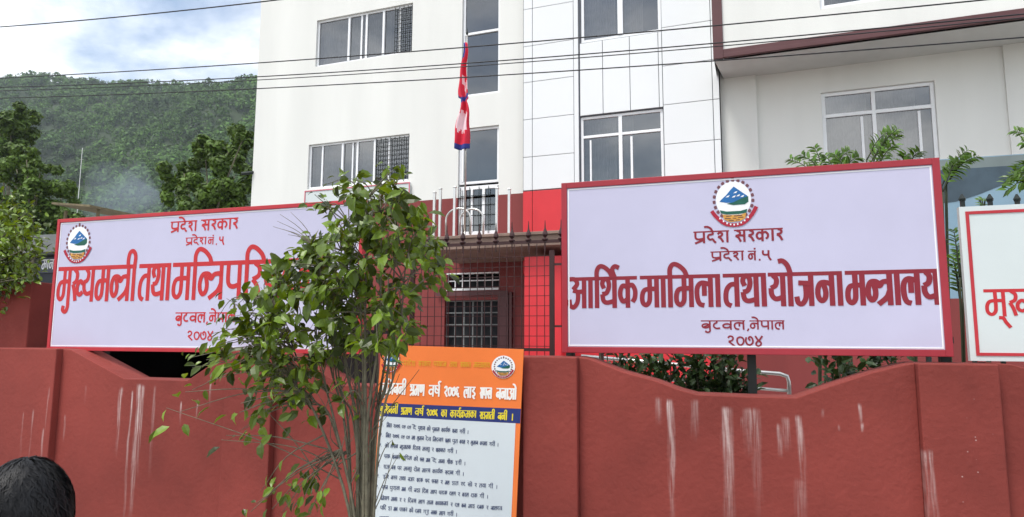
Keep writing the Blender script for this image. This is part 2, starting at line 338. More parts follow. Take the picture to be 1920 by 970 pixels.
gl('g', .48, .36, [(.14, .92), (.16, .5), (.06, .36)])
gl('c', .56, .44, [(.08, .7), (.44, .7)], [(.14, .68), (.1, .4), (.24, .26), (.44, .34)])
gl('0', .46, None, [(.22, .86), (.08, .74), (.05, .48), (.12, .22), (.22, .14), (.33, .22), (.40, .48), (.36, .74), (.22, .86)], hl=False)
gl('1', .40, None, [(.26, .55), (.12, .5), (.08, .7), (.2, .86), (.32, .7), (.26, .4), (.12, .02)], hl=False)
gl('2', .48, None, [(.05, .76), (.14, .92), (.28, .88), (.32, .7), (.24, .52), (.08, .46)], [(.08, .46), (.2, .3), (.40, .04)], hl=False)
gl('4', .50, None, [(.05, .95), (.18, .62), (.34, .36), (.30, .14), (.2, .06), (.1, .14), (.1, .36), (.26, .6), (.42, .95)], hl=False)
gl('5', .46, None, [(.06, .92), (.06, .6), (.16, .5), (.32, .54)], [(.32, .92), (.32, .34), (.42, .0)], hl=False)
gl('6', .46, None, [(.36, .84), (.14, .86), (.08, .7), (.24, .6)], [(.24, .6), (.08, .46), (.1, .26), (.26, .24), (.3, .36), (.2, .3), (.40, .02)], hl=False)
gl('7', .50, None, [(.08, .84), (.05, .5), (.13, .22), (.28, .16), (.41, .36), (.40, .7), (.29, .88), (.2, .74), (.28, .54)], hl=False)
gl('.', .2, None, [(.06, .07), (.15, .07)], hl=False); gl(',', .2, None, [(.12, .1), (.05, -.18)], hl=False)
gl('|', .24, None, [(.12, .95), (.12, .0)], hl=False)
gl(' ', .34, None, hl=False)
MARKS = {   # hung on the bar of the letter before
    'u': [[(0, .06), (.0, -.14), (-.08, -.27), (-.2, -.22), (-.18, -.1)]], 'uu': [[(-.16, -.04), (-.04, -.06), (.02, -.2), (.14, -.4)]],
    'e': [[(.02, .95), (-.06, 1.2), (-.2, 1.34), (-.34, 1.33)]], 'reph': [[(.02, .95), (-.07, 1.2), (.02, 1.32), (.16, 1.27)]],
    'an': [[(-.06, 1.2), (.06, 1.2)]], 'ha': [[(.0, .04), (.12, -.14)]], 'ra': [[(.0, .3), (-.2, .16), (-.36, .0)]]}
def catmull(p, k=5):
    p = [np.array(q, float) for q in p]
    if len(p) < 3: return p
    q = [2*p[0]-p[1]]+p+[2*p[-1]-p[-2]]; out = []
    for i in range(1, len(q)-2):
        for j in range(k):
            t = j/k; a, b, c, d = q[i-1], q[i], q[i+1], q[i+2]
            out.append(.5*(2*b+(c-a)*t+(2*a-5*b+4*c-d)*t*t+(3*b-a-3*c+d)*t**3))
    return out+[p[-1]]
class Ink:
    """flat printed shapes on a surface; place(x, z, lift) turns sheet coordinates into a point"""
    def __init__(s, place): s.v = []; s.f = []; s.place = place; s.k = 0
    def poly(s, pts, lift):
        n = len(s.v); s.v += [tuple(s.place(x, z, lift)) for x, z in pts]; s.f.append(list(range(n, n+len(pts))))
    def ribbon(s, pts, hw, lift):
        n = len(s.v); P = [np.array(p) for p in pts]; N = len(P)
        for i in range(N):
            d = P[min(i+1, N-1)]-P[max(i-1, 0)]; d = d/(np.linalg.norm(d)+1e-9); nn = np.array([-d[1], d[0]])
            q = P[i]
            l_ = lift+.00028*i/N; s.v.append(tuple(s.place(*(q-nn*hw), l_))); s.v.append(tuple(s.place(*(q+nn*hw), l_)))
        for i in range(N-1): s.f.append([n+2*i, n+2*i+2, n+2*i+3, n+2*i+1])
    def word(s, toks, x0, x1, zt, zb, pen=.125, k=5, slope=0):
        toks = toks.split(); H = zt-zb; x = 0; last = 0; items = []; hls = []
        for tkn in toks:
            if tkn in MARKS: items += [([(last+a, b) for a, b in st], True) for st in MARKS[tkn]]; continue
            if tkn == 'o':
                items.append(([(x+.1, .92), (x+.1, 0)], False)); items += [([(x+.1+a, b) for a, b in st], True) for st in MARKS['e']]
                hls.append((x, x+.22)); last = x+.1; x += .22; continue
            g = G[tkn]
            for st in g['st']: items.append(([(x+a, b) for a, b in st], True))
            for bx in g['bars']: items.append(([(x+bx, .92), (x+bx, 0)], False))
            if g['bar'] is not None: last = x+g['bar']
            if g['hl']: hls.append((x, x+g['adv']))
            x += g['adv']
        adv = x-.06; sx = (x1-x0)/adv; hw = pen*H/2
        hw = min(hw, .12*sx+.3*hw)
        sk = lambda a, b: (x0+a*sx, zb+b*H+slope*(a*sx))
        runs = []
        for a, b in hls:
            if runs and a-runs[-1][1] < .02: runs[-1][1] = b
            else: runs.append([a, b])
        for a, b in runs:
            b = min(b, adv+.02)
            s.poly([sk(a-.0, .885), sk(b, .885), sk(b, 1.0), sk(a, 1.0)], .0006)
        for i, (st, sm) in enumerate(items):
            p = [sk(a, b) for a, b in st]; p = catmull(p, k) if sm and len(p) > 2 else p
            s.ribbon(p, hw, .0009+.0003*(i % 6))
    def disc(s, cx, cz, rx, rz, lift, n=28): s.poly([(cx+rx*math.cos(2*math.pi*i/n), cz+rz*math.sin(2*math.pi*i/n)) for i in range(n)], lift)
    def build(s, name, mat, parent): return mesh_obj(name, s.v, s.f, mat, parent)
def emblem(place, cx, cz, rx, rz, parent, detail=True):
    """round crest: maroon garland, blue peak over green hill and white plain, ochre field, red ribbon"""
    k = lambda pts: [(cx+a*rx, cz+b*rz) for a, b in pts]
    root = Ink(place); root.disc(cx, cz+.08*rz, .78*rx, .80*rz, .001); e = root.build('emblem', M['e_white'], parent)
    g = Ink(place)
    for i in range(19):
        t = rad(-52+i*(284/18)); r = .86
        a, b = r*math.cos(t), .08+.84*math.sin(t)
        m = .068; c0, s0 = math.cos(t), math.sin(t)
        g.poly([(cx+(a+dx*c0-dz*s0)*rx, cz+(b+dx*s0+dz*c0)*rz) for dx, dz in ((-m, -m*.8), (0, -m*1.15), (m, -m*.8), (m*.9, m*.8), (0, m*1.15), (-m*.9, m*.8))], .0016)
    g.poly(k([(-.05, .88), (.05, .88), (.06, 1.02), (0, 1.10), (-.06, 1.02)]), .0019)
    g.build('garland', M['e_dot'], e)
    p = Ink(place); p.poly(k([(-.62, .02), (-.5, .14), (-.3, .3), (-.12, .5), (.04, .64), (.2, .52), (.42, .36), (.62, .22), (.6, .02), (.2, -.06), (-.3, -.04)]), .0022); p.build('mountain', M['e_blue'], e)
    sn = Ink(place)
    for (a, b) in ((-.25, .22), (.02, .2), (.22, .24), (.4, .2), (.1, .38)): sn.poly(k([(a-.09, b-.03), (a+.04, b-.02), (a+.1, b+.06), (a-.01, b+.03)]), .0034)
    sn.build('snow', M['e_white'], e)
    gr = Ink(place); gr.poly(k([(-.3, -.08), (.0, -.03), (.36, .12), (.66, .2), (.66, -.04), (.5, -.14), (.0, -.15)]), .0028)
    gr.poly(k([(-.62, -.34), (-.3, -.41), (.3, -.41), (.6, -.34), (.56, -.5), (.2, -.54), (-.3, -.54), (-.56, -.48)]), .0028); gr.build('hills', M['e_green'], e)
    fi = Ink(place); fi.poly(k([(-.5, -.53), (-.2, -.57), (.3, -.57), (.54, -.5), (.5, -.72), (.28, -.84), (-.2, -.86), (-.44, -.74)]), .0034); fi.build('field', M['e_field'], e)
    fm = Ink(place)
    for a, b, c_, d in ((-.34, -.62, -.1, -.6), (.0, -.62, .36, -.6), (-.4, -.70, -.14, -.72), (-.06, -.7, .1, -.72), (.18, -.69, .42, -.68), (-.24, -.79, .0, -.8), (.08, -.79, .26, -.78)): fm.ribbon([(cx+a*rx, cz+b*rz), (cx+c_*rx, cz+d*rz)], .018*rx, .0042)
    fm.build('field_marks', M['trim'], e)
    rb = Ink(place)
    rb.ribbon(catmull([(cx+a*rx, cz+b*rz) for a, b in ((-.98, -.36), (-.78, -.62), (-.42, -.92), (0, -1.0), (.42, -.92), (.78, -.6), (1.0, -.26))]), .085*rx, .004)
    rb.build('ribbon', M['e_ribbon'], e)
    rt_ = Ink(place)
    for t in np.linspace(-.62, .62, 9): rt_.poly(k([(t-.03, -1.02+.75*t*t), (t+.03, -1.02+.75*t*t), (t+.03, -.95+.75*t*t), (t-.03, -.95+.75*t*t)]), .0052)
    rt_.build('ribbon_marks', M['e_white'], e)
    return e

# ------------------------------------------------------------------ the ground
YB = 4.7                               # plane of the sign boards
YF = YB-.16; YK = YB+.12               # front and back of the boundary wall
mb = MB(); mb.add([(-700, -500, 0), (700, -500, 0), (700, 720, 0), (-700, 720, 0)], [(0, 1, 2, 3)]); tag(mb.build('ground', M['soil']), kind='structure')
mb = MB(); mb.add([(-120, -14, .004), (120, -14, .004), (120, -1.6, .004), (-120, -1.6, .004)], [(0, 1, 2, 3)]); tag(mb.build('road', M['asphalt']), kind='structure')
mb = MB(); mb.box(-60, 60, -1.6, YF+.0, -.3, .13); tag(mb.build('pavement', M['concrete'], bevel=.02), kind='structure')
mb = MB(); mb.add([(-60, YK, .01), (60, YK, .01), (60, 30, .01), (-60, 30, .01)], [(0, 1, 2, 3)]); tag(mb.build('yard', M['concrete']), kind='structure')

# ------------------------------------------------------------------ boundary wall
def wx(px, py=690): return float(W(px, py, YF)[0])
def wz(px, py): return float(W(px, py, YF)[2])
strk = []
for (px, w, y1, y0, a) in [(253, .026, 722, 1000, .85), (222, .018, 728, 860, .7), (240, .012, 735, 1000, .6), (262, .018, 724, 900, .8), (285, .014, 725, 900, .35), (160, .014, 725, 760, .4),
        (338, .010, 755, 800, .6), (368, .010, 752, 790, .6), (395, .012, 715, 765, .6), (120, .010, 780, 830, .5), (40, .012, 775, 860, .4), (55, .01, 790, 870, .4), (82, .012, 730, 860, .4), (95, .01, 800, 860, .4),
        (1235, .022, 748, 800, .5), (1259, .022, 752, 1010, .72), (1303, .03, 752, 830, .3), (1366, .034, 766, 1010, .75), (1410, .05, 768, 860, .42), (1420, .03, 780, 980, .25), (1391, .01, 785, 815, .4),
        (1463, .018, 798, 860, .75), (1475, .02, 785, 850, .4), (1502, .02, 782, 925, .62), (1501, .03, 900, 1010, .25), (1545, .01, 770, 785, .4), (1574, .01, 800, 810, .4), (1611, .012, 760, 800, .7), (1615, .014, 796, 812, .7)]:
    strk.append((wx(px, (y1+min(y0, 960))/2), w*1.15, wz(px, y1), wz(px, y0), a*1.3))
M['wall'] = streak_wall('red_masonry', (.212, .040, .032), strk, None)
pil_st = []
for (px, w, y1, y0, a) in [(1730, .022, 848, 1010, .6), (1743, .018, 846, 1010, .6), (42, .012, 775, 865, .4), (60, .012, 770, 880, .45), (85, .012, 728, 820, .5), (82, .016, 805, 880, .5)]:
    pil_st.append((float(W(px, 800, YF-.06)[0]), w, float(W(px, y1, YF-.06)[2]), float(W(px, y0, YF-.06)[2]), a))
M['pillar'] = streak_wall('red_pillar_masonry', (.212, .040, .032), pil_st, (float(W(1730, 800, YF)[0]), float(W(1910, 800, YF)[0]), .85, 1.62))
bwall = thing('boundary_wall', (0, YB, 0), 'long red painted boundary wall with scooped dips and limewash drips', 'wall')
PT = 1.722; DP = 1.487
pill = [(-7.2, wx(115)), (wx(433), wx(520)), (wx(985), wx(1085)), (wx(1716), wx(1866)), (3.7, 4.1)]
tops = {1: 1.74, 2: PT, 3: PT-.01, 4: PT}
def panel(xa, xb, pts):          # one bay between pillars; pts its top outline from right to left
    m = MB(); m.prism([(xa, 0), (xb, 0)]+pts, YF, YK); return m.build('wall_bay', M['wall'], bwall, bevel=.006)
x = lambda px, py=720: wx(px, py)
panel(pill[0][1], pill[1][0], [(pill[1][0], 1.73), (x(425), 1.72), (x(350), DP), (x(232), DP+.0), (x(128), 1.73), (pill[0][1], 1.735)])
panel(pill[1][1], pill[2][0], [(pill[2][0], PT), (x(960), PT), (x(860), DP), (x(640), DP), (x(545), 1.72), (pill[1][1], 1.73)])
panel(pill[2][1], pill[3][0], [(pill[3][0], PT-.01), (x(1700), PT-.02), (x(1640), 1.655), (x(1565), 1.575), (x(1492), DP+.002), (x(1400), DP), (x(1306), DP+.004), (x(1275), DP+.03), (x(1230), DP+.085), (x(1170), 1.625), (x(1103), PT-.01), (pill[2][1], PT)])
panel(pill[3][1], pill[4][0], [(pill[4][0], PT), (3.5, PT), (2.9, DP), (2.3, DP), (wx(1890)+.02, PT-.01), (pill[3][1], PT-.004)])
for i, (a, b) in enumerate(pill):
    m = MB(); tz = tops.get(i, 1.738); m.box(a, b, YF-.06, YK+.04, 0, tz); m.build('pillar', M['pillar'], bwall, bevel=.008)
gp = MB(); gp.box(-9.2, float(W(57, 560, 4.86)[0]), 4.86, 5.75, 0, float(W(60, 528, 4.86)[2]))
tag(center(gp.build('gate_pillar', M['wall'], bevel=.012)), 'tall plain red gate pillar left of the first sign, higher than the wall', 'pillar')

# ------------------------------------------------------------------ sign boards
def board(name, x0, x1, z0, z1, label, face, edge, fw_, inset=0, group=None, Yp=YB, legs=()):
    t = thing(name, ((x0+x1)/2, Yp, z0), label, 'sign', group)
    m = MB(); m.box(x0+.004, x1-.004, Yp-.012, Yp+.03, z0+.004, z1-.004); m.build('panel', face, t)
    f = MB(); a, b, c, d = x0+inset, x1-inset, z0+inset, z1-inset; ya, yb = (Yp-.022, Yp+.035) if inset == 0 else (Yp-.0165, Yp-.0125)
    f.box(a, a+fw_, ya, yb, c, d); f.box(b-fw_, b, ya, yb, c, d); f.box(a+fw_, b-fw_, ya, yb, c, c+fw_); f.box(a+fw_, b-fw_, ya, yb, d-fw_, d)
    f.build('border', edge, t, bevel=.003 if inset == 0 else 0)
    if inset == 0:
        s = MB(); w = .008; a, b, c, d = x0+fw_+.006, x1-fw_-.006, z0+fw_+.006, z1-fw_-.006; ya, yb = Yp-.0145, Yp-.0118
        s.box(a, a+w, ya, yb, c, d); s.box(b-w, b, ya, yb, c, d); s.box(a+w, b-w, ya, yb, c, c+w); s.box(a+w, b-w, ya, yb, d-w, d); s.build('white_edge_line', M['e_white'], t)
    for lx in legs:
        q = MB(); q.box(lx-.028, lx+.028, Yp+.14, Yp+.20, 0, z1-.1); q.box(lx-.02, lx+.02, Yp+.035, Yp+.14, z0+.08, z0+.12); q.box(lx-.02, lx+.02, Yp+.035, Yp+.14, z1-.2, z1-.16); q.build('support_post', M['blackiron'], t)
    return t
def on_board(Yp): return lambda xx, zz, lift: (xx, Yp-.0125-lift, zz)
def pxw(ink, toks, px0, px1, yt, yb, pen=.125, Yp=YB-.014, k=5):
    a, b = W(px0, yt, Yp), W(px1, yt, Yp); zt = a[2]; zb = W(px0, yb, Yp)[2]
    ink.word(toks, a[0], b[0], zt, zb, pen, k)

x0, z0 = W(1055, 660, YB)[[0, 2]]; x1, z1 = W(1760, 297, YB)[[0, 2]]; x1 = W(1787, 670, YB)[0]
RB = board('sign_board', x0, x1, z0-.005, z1, 'large white government sign with dark red frame and centred round emblem, fully in view', M['flex'], M['frame_red'], .042, group='sign boards on the wall', legs=(W(1410, 700, YB+.17)[0], x0+.02, x1+.0))
ink = Ink(on_board(YB))
zt = W(1064, 521, YB)[2]; zb = W(1064, 578.6, YB)[2]
def mainw(toks, a, b): ink.word(toks, W(a, 520, YB)[0], W(b, 520, YB)[0], zt, zb, .145)
mainw('A aa i th reph k', 1066.5, 1193.5); mainw('m aa i m l aa', 1200, 1349); mainw('t th aa', 1355, 1434.7); mainw('y o j n aa', 1439.5, 1577); mainw('m nh tr aa l y', 1583.5, 1757)
pxw(ink, 'pr d e S', 1300, 1366, 434.5, 457, .17); pxw(ink, 's r k aa r', 1376, 1467, 431, 454.5, .17)
pxw(ink, 'pr d e S', 1332, 1394, 472, 490, .17); pxw(ink, 'n an', 1402, 1417, 470.5, 488.5, .17); pxw(ink, '.', 1420, 1425, 471, 488.5, .2); pxw(ink, '5', 1428, 1444, 468, 488.5, .17)
pxw(ink, 'b u T v l', 1314, 1396, 601, 618.5, .17); pxw(ink, ',', 1399, 1404, 601, 618, .16); pxw(ink, 'n e p aa l', 1405, 1470, 601, 618, .17)
pxw(ink, '2 0 7 4', 1363, 1430, 629, 650, .15)
ink.build('lettering', M['ink'], RB)
c = W(1375, 379, YB); emblem(on_board(YB), c[0], c[2], (W(1420, 379, YB)[0]-c[0])*.95, (W(1375, 333, YB)[2]-c[2])*.95, RB)

x0, z0 = W(91, 656, YB)[[0, 2]]; x1 = W(676, 657, YB)[0]; z1 = W(113.5, 412, YB)[2]
LB = board('sign_board', x0, x1, z0-.005, z1, 'white government sign with bright red frame and corner emblem, half hidden by young tree', M['flex'], M['frame_red2'], .034, group='sign boards on the wall', legs=(x0+.5, x1-.3))
ink = Ink(on_board(YB))
zt = W(111, 501.5, YB)[2]; zb = W(111, 567, YB)[2]
for w_, a_, b_ in (('m u kh y m nh tr ii', 111, 256), ('t th aa', 262, 321), ('m i nh tr p i r sh d ha k o', 325, 612)): ink.word(w_, W(a_, 520, YB)[0], W(b_, 520, YB)[0], zt, zb, .122)
pxw(ink, 'pr d e S', 320, 369, 416, 436, .17); pxw(ink, 's r k aa r', 377, 446, 412, 433, .17)
pxw(ink, 'pr d e S', 348, 387, 446, 460, .17); pxw(ink, 'n an', 390, 401, 445, 459, .17); pxw(ink, '.', 404, 407, 445, 459, .2); pxw(ink, '5', 411, 420, 442.5, 459.5, .17)
pxw(ink, 'b u T v l', 329, 385, 586, 605, .17); pxw(ink, ',', 387, 390, 586, 605, .16); pxw(ink, 'n e p aa l', 392, 441, 586, 604.5, .17); pxw(ink, '2 0 7 4', 351, 400, 620, 639, .15)
ink.build('lettering', M['ink2'], LB)
c = W(149, 456, YB); emblem(on_board(YB), c[0], c[2], W(174, 456, YB)[0]-c[0], W(149, 421, YB)[2]-c[2], LB)

x0, z0 = W(1818, 678, YB)[[0, 2]]; z1 = W(1795, 388, YB)[2]; x0 = W(1806, 530, YB)[0]
TB = board('sign_board', x0, x0+2.0, z0, z1, 'pale green sign with thin red inner line, cut off by the right picture edge', M['flex2'], M['frame_red2'], .018, inset=.035, group='sign boards on the wall', legs=(x0+.4, x0+1.6))
ink = Ink(on_board(YB)); zt = W(1842, 543, YB)[2]; zb = W(1842, 594, YB)[2]
ink.word('m uu kh y m nh tr ii', W(1842, 543, YB)[0], W(1842, 543, YB)[0]+.62, zt, zb, .12)
ink.build('lettering', M['ink2'], TB)

# ------------------------------------------------------------------ notice banner leaning on the wall
YN = YF-.10
q = {k: W(*p, YN) for k, p in dict(tl=(716, 647), tr=(982, 655), bl=(690, 970), br=(968, 970)).items()}
ex = 1.55
TL, TR = q['tl'], q['tr']; BL = TL+(q['bl']-TL)*ex; BR = TR+(q['br']-TR)*ex

nb = unit(np.cross(TR-TL, BL-TL)); nb = nb if nb[1] < 0 else -nb
def ban(s, t_, lift): return TL*(1-s)*(1-t_)+TR*s*(1-t_)+BL*(1-s)*t_+BR*s*t_+nb*(lift+.004)
nban = thing('notice_banner', (BL+BR)/2, 'tall orange and white printed notice leaning on the red wall beside the young tree', 'banner')
def T_(py, s=.0):  # fraction down the sheet of a row seen at pixel height py on its left (s=0) or right edge
    a = (647, 970) if s == 0 else (655, 970); return (py-a[0])/(a[1]-a[0])/ex
tb0, tb1 = T_(757), T_(782)
def flat(name, mat, pts, lift, n=12):     # a printed field, gridded so that it follows the sheet
    a, b, c, d = [np.array(p) for p in pts]; vs = []
    for j in range(n+1):
        for i in range(n+1):
            s, t_ = (a*(1-i/n)+b*i/n)*(1-j/n)+(d*(1-i/n)+c*i/n)*j/n; vs.append(ban(s, t_, lift))
    return mesh_obj(name, vs, [(j*(n+1)+i, (j+1)*(n+1)+i, (j+1)*(n+1)+i+1, j*(n+1)+i+1) for j in range(n) for i in range(n)], mat, nban)
sh_ = flat('sheet', M['orange'], [(0, 0), (1, 0), (1, 1), (0, 1)], 0); sm_ = sh_.modifiers.new('solid', 'SOLIDIFY'); sm_.thickness = .01; sm_.offset = -1
flat('heading_band', M['navy'], [(0, tb0), (1, T_(768.5, 1)), (1, T_(796, 1)), (0, tb1)], .0015)
flat('text_field', M['paper'], [(.028, tb1), (1-.03, T_(796, 1)), (1-.03, .97), (.028, .97)], .001)
ratio = np.linalg.norm(BL-TL)/np.linalg.norm(TR-TL)
def bline(mat, name, words, s0, s1, yl, h, pen, k=3, yr=None):
    ik = Ink(lambda xx, zz, lift: ban(xx, -zz/ratio, lift+.002))
    tot = sum(len(w.split()) for w in words)+1.2*(len(words)-1); per = (s1-s0)/tot; xx = s0
    hh = h/323/ex*ratio
    for w in words:
        n = len(w.split())
        yy = T_(yl)*ratio if yr is None else (T_(yl)*(1-xx)+T_(yr, 1)*xx)*ratio
        ik.word(w, xx, xx+per*n, -yy, -yy-hh, pen, k); xx += per*(n+1.2)
    return ik.build(name, mat, nban)
bline(M['gold'], 'subtitle', ['p r d e S', 's r k aa r', 'p r y T n', 't th aa', 's s k t', 'm nh tr aa l y'], .17, .78, 676, 10, .13, yr=682)
bline(M['whiteink'], 'title', ['l u i m b n ii', 'bh ra m N', 'v sh reph', '2 0 7 6', 'l aa I', 's f l', 'b n aa A o'], .02, .965, 719, 22, .15, yr=731)
bline(M['yellow'], 'heading', ['l u i m b n ii', 'bh ra m N', 'v sh reph', '2 0 7 6', 'k aa', 'k aa y reph k ra m k aa', 's h m t ii', 'b n ii', '|'], .02, .955, 763, 14, .15, yr=778)
lines = [(794, 886, ['i m t', '2 0 7 6', '0 1', '0 1', 'd e', 'p u th s', 'k o', 'p u n m', 'k aa y reph k', 's b h', 'g r ii', '|']),
    (813, 941, ['i m t', '2 0 7 6', '0 1', '0 1', 'm aa', 'l u m b', 'd e v', 'i m d v aa r', 's m p', 'p u t', 'k r m', 'r', 'l u m b', 'k r m h', 'g r ii', '|']),
    (832, 864, ['k o', 'l g aa n', 'b h u m t k', 'i d v s', 'm n aa u', 'r', 's aa k k t', 'g r ii', '|']),
    (851.5, 880, ['p r k', 's b k aa', 'p u i g m', 'k o', 'f l', 'm n', 'd e', 'm n aa', 'g ii k', 'h r ii', '|']),
    (871, 877, ['r aa j', 'b s', 'p r', 'm n aa u', 'd o n', 'm aa r s', 'k aa y reph k', 's d aa n', 'g ii', '|']),
    (889.6, 938, ['h r e', 'n g r', 't th aa', 'b j r', 's d k', 'f d', 'f s t', 'r', 'm l', 'h aa t', 'r d', 's o', 'r', 't y aa', 'g ii', '|']),
    (909, 921, ['p r b', 'p u r aa n', 'm n', 'g ii', 'b h aa', 'i d n', 'm aa p', 'p r d k', 'd l g', 'r', 'k h l', 'd aa k', 'g ii', '|']),
    (929, 945, ['i m s g', 'm n aa', 'r', '3' if '3' in G else '2', 'i d v s', 'm aa g', 't aa m', 'k aa y k m h', 'r', 'd l', 'k n', 'm aa h', 'd b k', 'r', 'b aa l d v']),
    (946.5, 864, ['p i d', 'h aa', 'm n', 'p r k r', 'k o', 'd b y', 'g r u', 'b s k', 'm aa g', 'g r ii', '|']),
    (966, 845, ['k aa y', 'k r', 'm t', 'b aa l', 'm n aa u', 'd r']), (986, 900, ['s b', 'k aa y', 'k r m', 'm aa', 's h b', 'g r', 'n e p aa l', '|']), (1006, 880, ['s b', 'k aa y', 'k r m', 'm aa', 's h b', 'g r', 'n e p aa l', '|'])]
ik = Ink(lambda xx, zz, lift: ban(xx, -zz/ratio, lift+.002))
for n, (yl, xe, ws) in enumerate(lines):
    xl = 703-(yl-780)*.065; wpx = 277; s0 = .085; s1 = (xe-xl)/wpx; tot = sum(len(w.split()) for w in ws)+1.1*(len(ws)-1); per = (s1-s0)/tot; xx = s0
    yrr = yl+ (25 if yl < 850 else 27)*.9; hh = 7.2/323/ex*ratio
    ik.word('1 .', .04, .062, -T_(yl)*ratio, -T_(yl)*ratio-hh, .14, 2)
    for w in ws:
        m_ = len(w.split()); yy = (T_(yl)*(1-xx)+T_(yrr, 1)*xx)*ratio
        ik.word(w, xx, xx+per*m_, -yy, -yy-hh, .15, 2); xx += per*(m_+1.1)
ik.build('fine_print', M['bluetext'], nban)
pl = lambda xx, zz, lift: ban(xx, -zz/ratio, lift+.002)
d_ = Ink(pl); d_.disc(.872, -T_(683)*ratio, .078, .078, .0006); d_.build('seal_ground', M['e_white'], nban)
emblem(pl, .872, -T_(683)*ratio, .068, .068, nban); emblem(pl, .085, -T_(676)*ratio, .07, .075, nban)

# ------------------------------------------------------------------ main building
V0 = 14.5; VC = 14.36; VR = 14.62; VO = 13.45
bl = thing('office_building', bw(-6, V0, 0), 'white multi storey office building with metal cladding and red ground floor', 'building')
TOPZ = 13.6
def bpart(name, mat, fn, bevel=0, parent=bl):
    m = MB(bw); fn(m); return m.build(name, mat, parent, bevel=bevel)
uL = B(490, 0, V0)[0]; uC0 = B(981, 200, VC)[0]; uC1 = B(1350, 200, VC)[0]; zred = B(770, 378, V0)[1]
def rect(pa, pb, V): (a, b), (c, d) = B(*pa, V), B(*pb, V); return (min(a, c), max(a, c), min(b, d), max(b, d))
W2 = rect((591, 126), (774.5, 5), V0); W1 = rect((576, 355), (768, 250), V0); W1 = (B(578, 300, V0)[0], W1[1], B(575, 355, V0)[1], B(578, 272, V0)[1])
MU = (B(866, 100, V0)[0], B(937, 100, V0)[0], B(900, 178, V0)[1], TOPZ-.4); ML = (B(859, 300, V0)[0], B(935, 300, V0)[0], B(900, 440, V0)[1], B(900, 238, V0)[1])
CU = (B(1088, 60, VC)[0], B(1240, 60, VC)[0], B(1160, 70, VC)[1], TOPZ-.4); CL = (B(1088, 300, VC)[0], B(1245, 300, VC)[0], B(1160, 345, VC)[1]-.35, B(1160, 211, VC)[1])
RW = (B(1542, 230, VR)[0], B(1758, 230, VR)[0], B(1650, 300, VR)[1]-.25, B(1650, 162, VR)[1])
OZ0 = B(1340, 112, VO)[1]; OZ1 = B(1340, 96, VO)[1]; oL = B(1337, 60, VO)[0]; oR = 8.5
OW = (B(1537, 5, VO)[0], B(1662, 5, VO)[0], B(1600, 8, VO)[1], TOPZ-.3)
def walls(m):
    facade(m, uL, uC0+.02, zred, TOPZ, V0, [W2, W1, (MU[0], MU[1], MU[2], MU[3]), (ML[0], ML[1], max(ML[2], zred), ML[3])], .2)
    m.add([(uL, V0, 0), (uL, V0, TOPZ), (uL, V0+11, TOPZ), (uL, V0+11, 0)], [(0, 1, 2, 3)])
    m.add([(uL, V0+11, 0), (uL, V0+11, TOPZ), (oR, V0+11, TOPZ), (oR, V0+11, 0)], [(0, 1, 2, 3)])
    m.add([(oR, VR, 0), (oR, V0+11, 0), (oR, V0+11, TOPZ), (oR, VR, TOPZ)], [(0, 1, 2, 3)])
    m.add([(uL, V0, TOPZ), (oR, V0, TOPZ), (oR, V0+11, TOPZ), (uL, V0+11, TOPZ)], [(0, 1, 2, 3)])
    facade(m, uC1-.02, oR, 3.6, TOPZ, VR, [RW], .12)
    pa = B(1419, 200, VR)[0]; m.box(uC1+.01, pa, VR-.07, VR+.01, 3.6, OZ0+.3)
    pa = B(1888, 200, VR)[0]; m.box(pa, oR, VR-.05, VR+.01, 3.6, OZ0+.3)
bpart('wall', M['white'], walls)
bpart('red_wall_band', M['redbrown'], lambda m: facade(m, uL, uC0+.02, 3.4, zred, V0-.004, [(ML[0], ML[1], ML[2], zred)], .2))
# clad block with joints as real grooves: separate sheets on a dark backing
def clad(m):
    cols = [uC0, B(998, 200, VC)[0], B(1076, 200, VC)[0]]
    zs = [zred+.02]
    for y in (293, 222, 152, 84, 14): zs.append(B(1010, y, VC)[1])
    zs.append(TOPZ)
    g = .014
    for a, b in zip(cols, cols[1:]):
        for c, d in zip(zs, zs[1:]): m.box(a+g/2, b-g/2, VC, VC+.03, c+g/2, d-g/2)
    c3 = [CU[0]-.02]+[B(x_, 140, VC)[0] for x_ in (1130, 1181, 1235)]+[CL[1]+.01]
    for a, b in zip(c3, c3[1:]): m.box(a+g/2, b-g/2, VC, VC+.03, CL[3]+.02, CU[2]-.02)
    cr_ = [CL[1]+.01, B(1337, 200, VC)[0], uC1]
    zr = [zred+.02]
    for y in (267, 192, 118, 45): zr.append(B(1290, y, VC)[1])
    zr.append(TOPZ)
    for a, b in zip(cr_, cr_[1:]):
        for c, d in zip(zr, zr[1:]): m.box(a+g/2, b-g/2, VC, VC+.03, c+g/2, d-g/2)
    m.box(CU[0]-.02, CL[1]+.01, VC, VC+.03, zred+.02, CL[2]-.02)
    m.box(B(1076, 200, VC)[0]+.01, B(1085, 200, VC)[0], VC-.02, VC+.03, zred+.02, TOPZ)
bpart('cladding', M['panel'], clad, bevel=.003)
def clad_back(m):
    facade(m, uC0+.003, uC1-.003, zred, TOPZ, VC+.028, [CU, CL], .14)
    m.add([(uC0, VC, 3.3), (uC0, V0, 3.3), (uC0, V0, TOPZ), (uC0, VC, TOPZ)], [(0, 3, 2, 1)]); m.add([(uC1, VC, 3.3), (uC1, VR+.2, 3.3), (uC1, VR+.2, TOPZ), (uC1, VC, TOPZ)], [(0, 1, 2, 3)])
bpart('cladding_backing', M['joint'], clad_back)
bpart('red_cladding', M['redbright'], lambda m: (m.box(uC0, B(998, 400, VC)[0]-.006, VC, VC+.03, 3.3, zred), m.box(B(998, 400, VC)[0]+.006, uC1, VC, VC+.03, 3.3, zred)), bevel=.003)
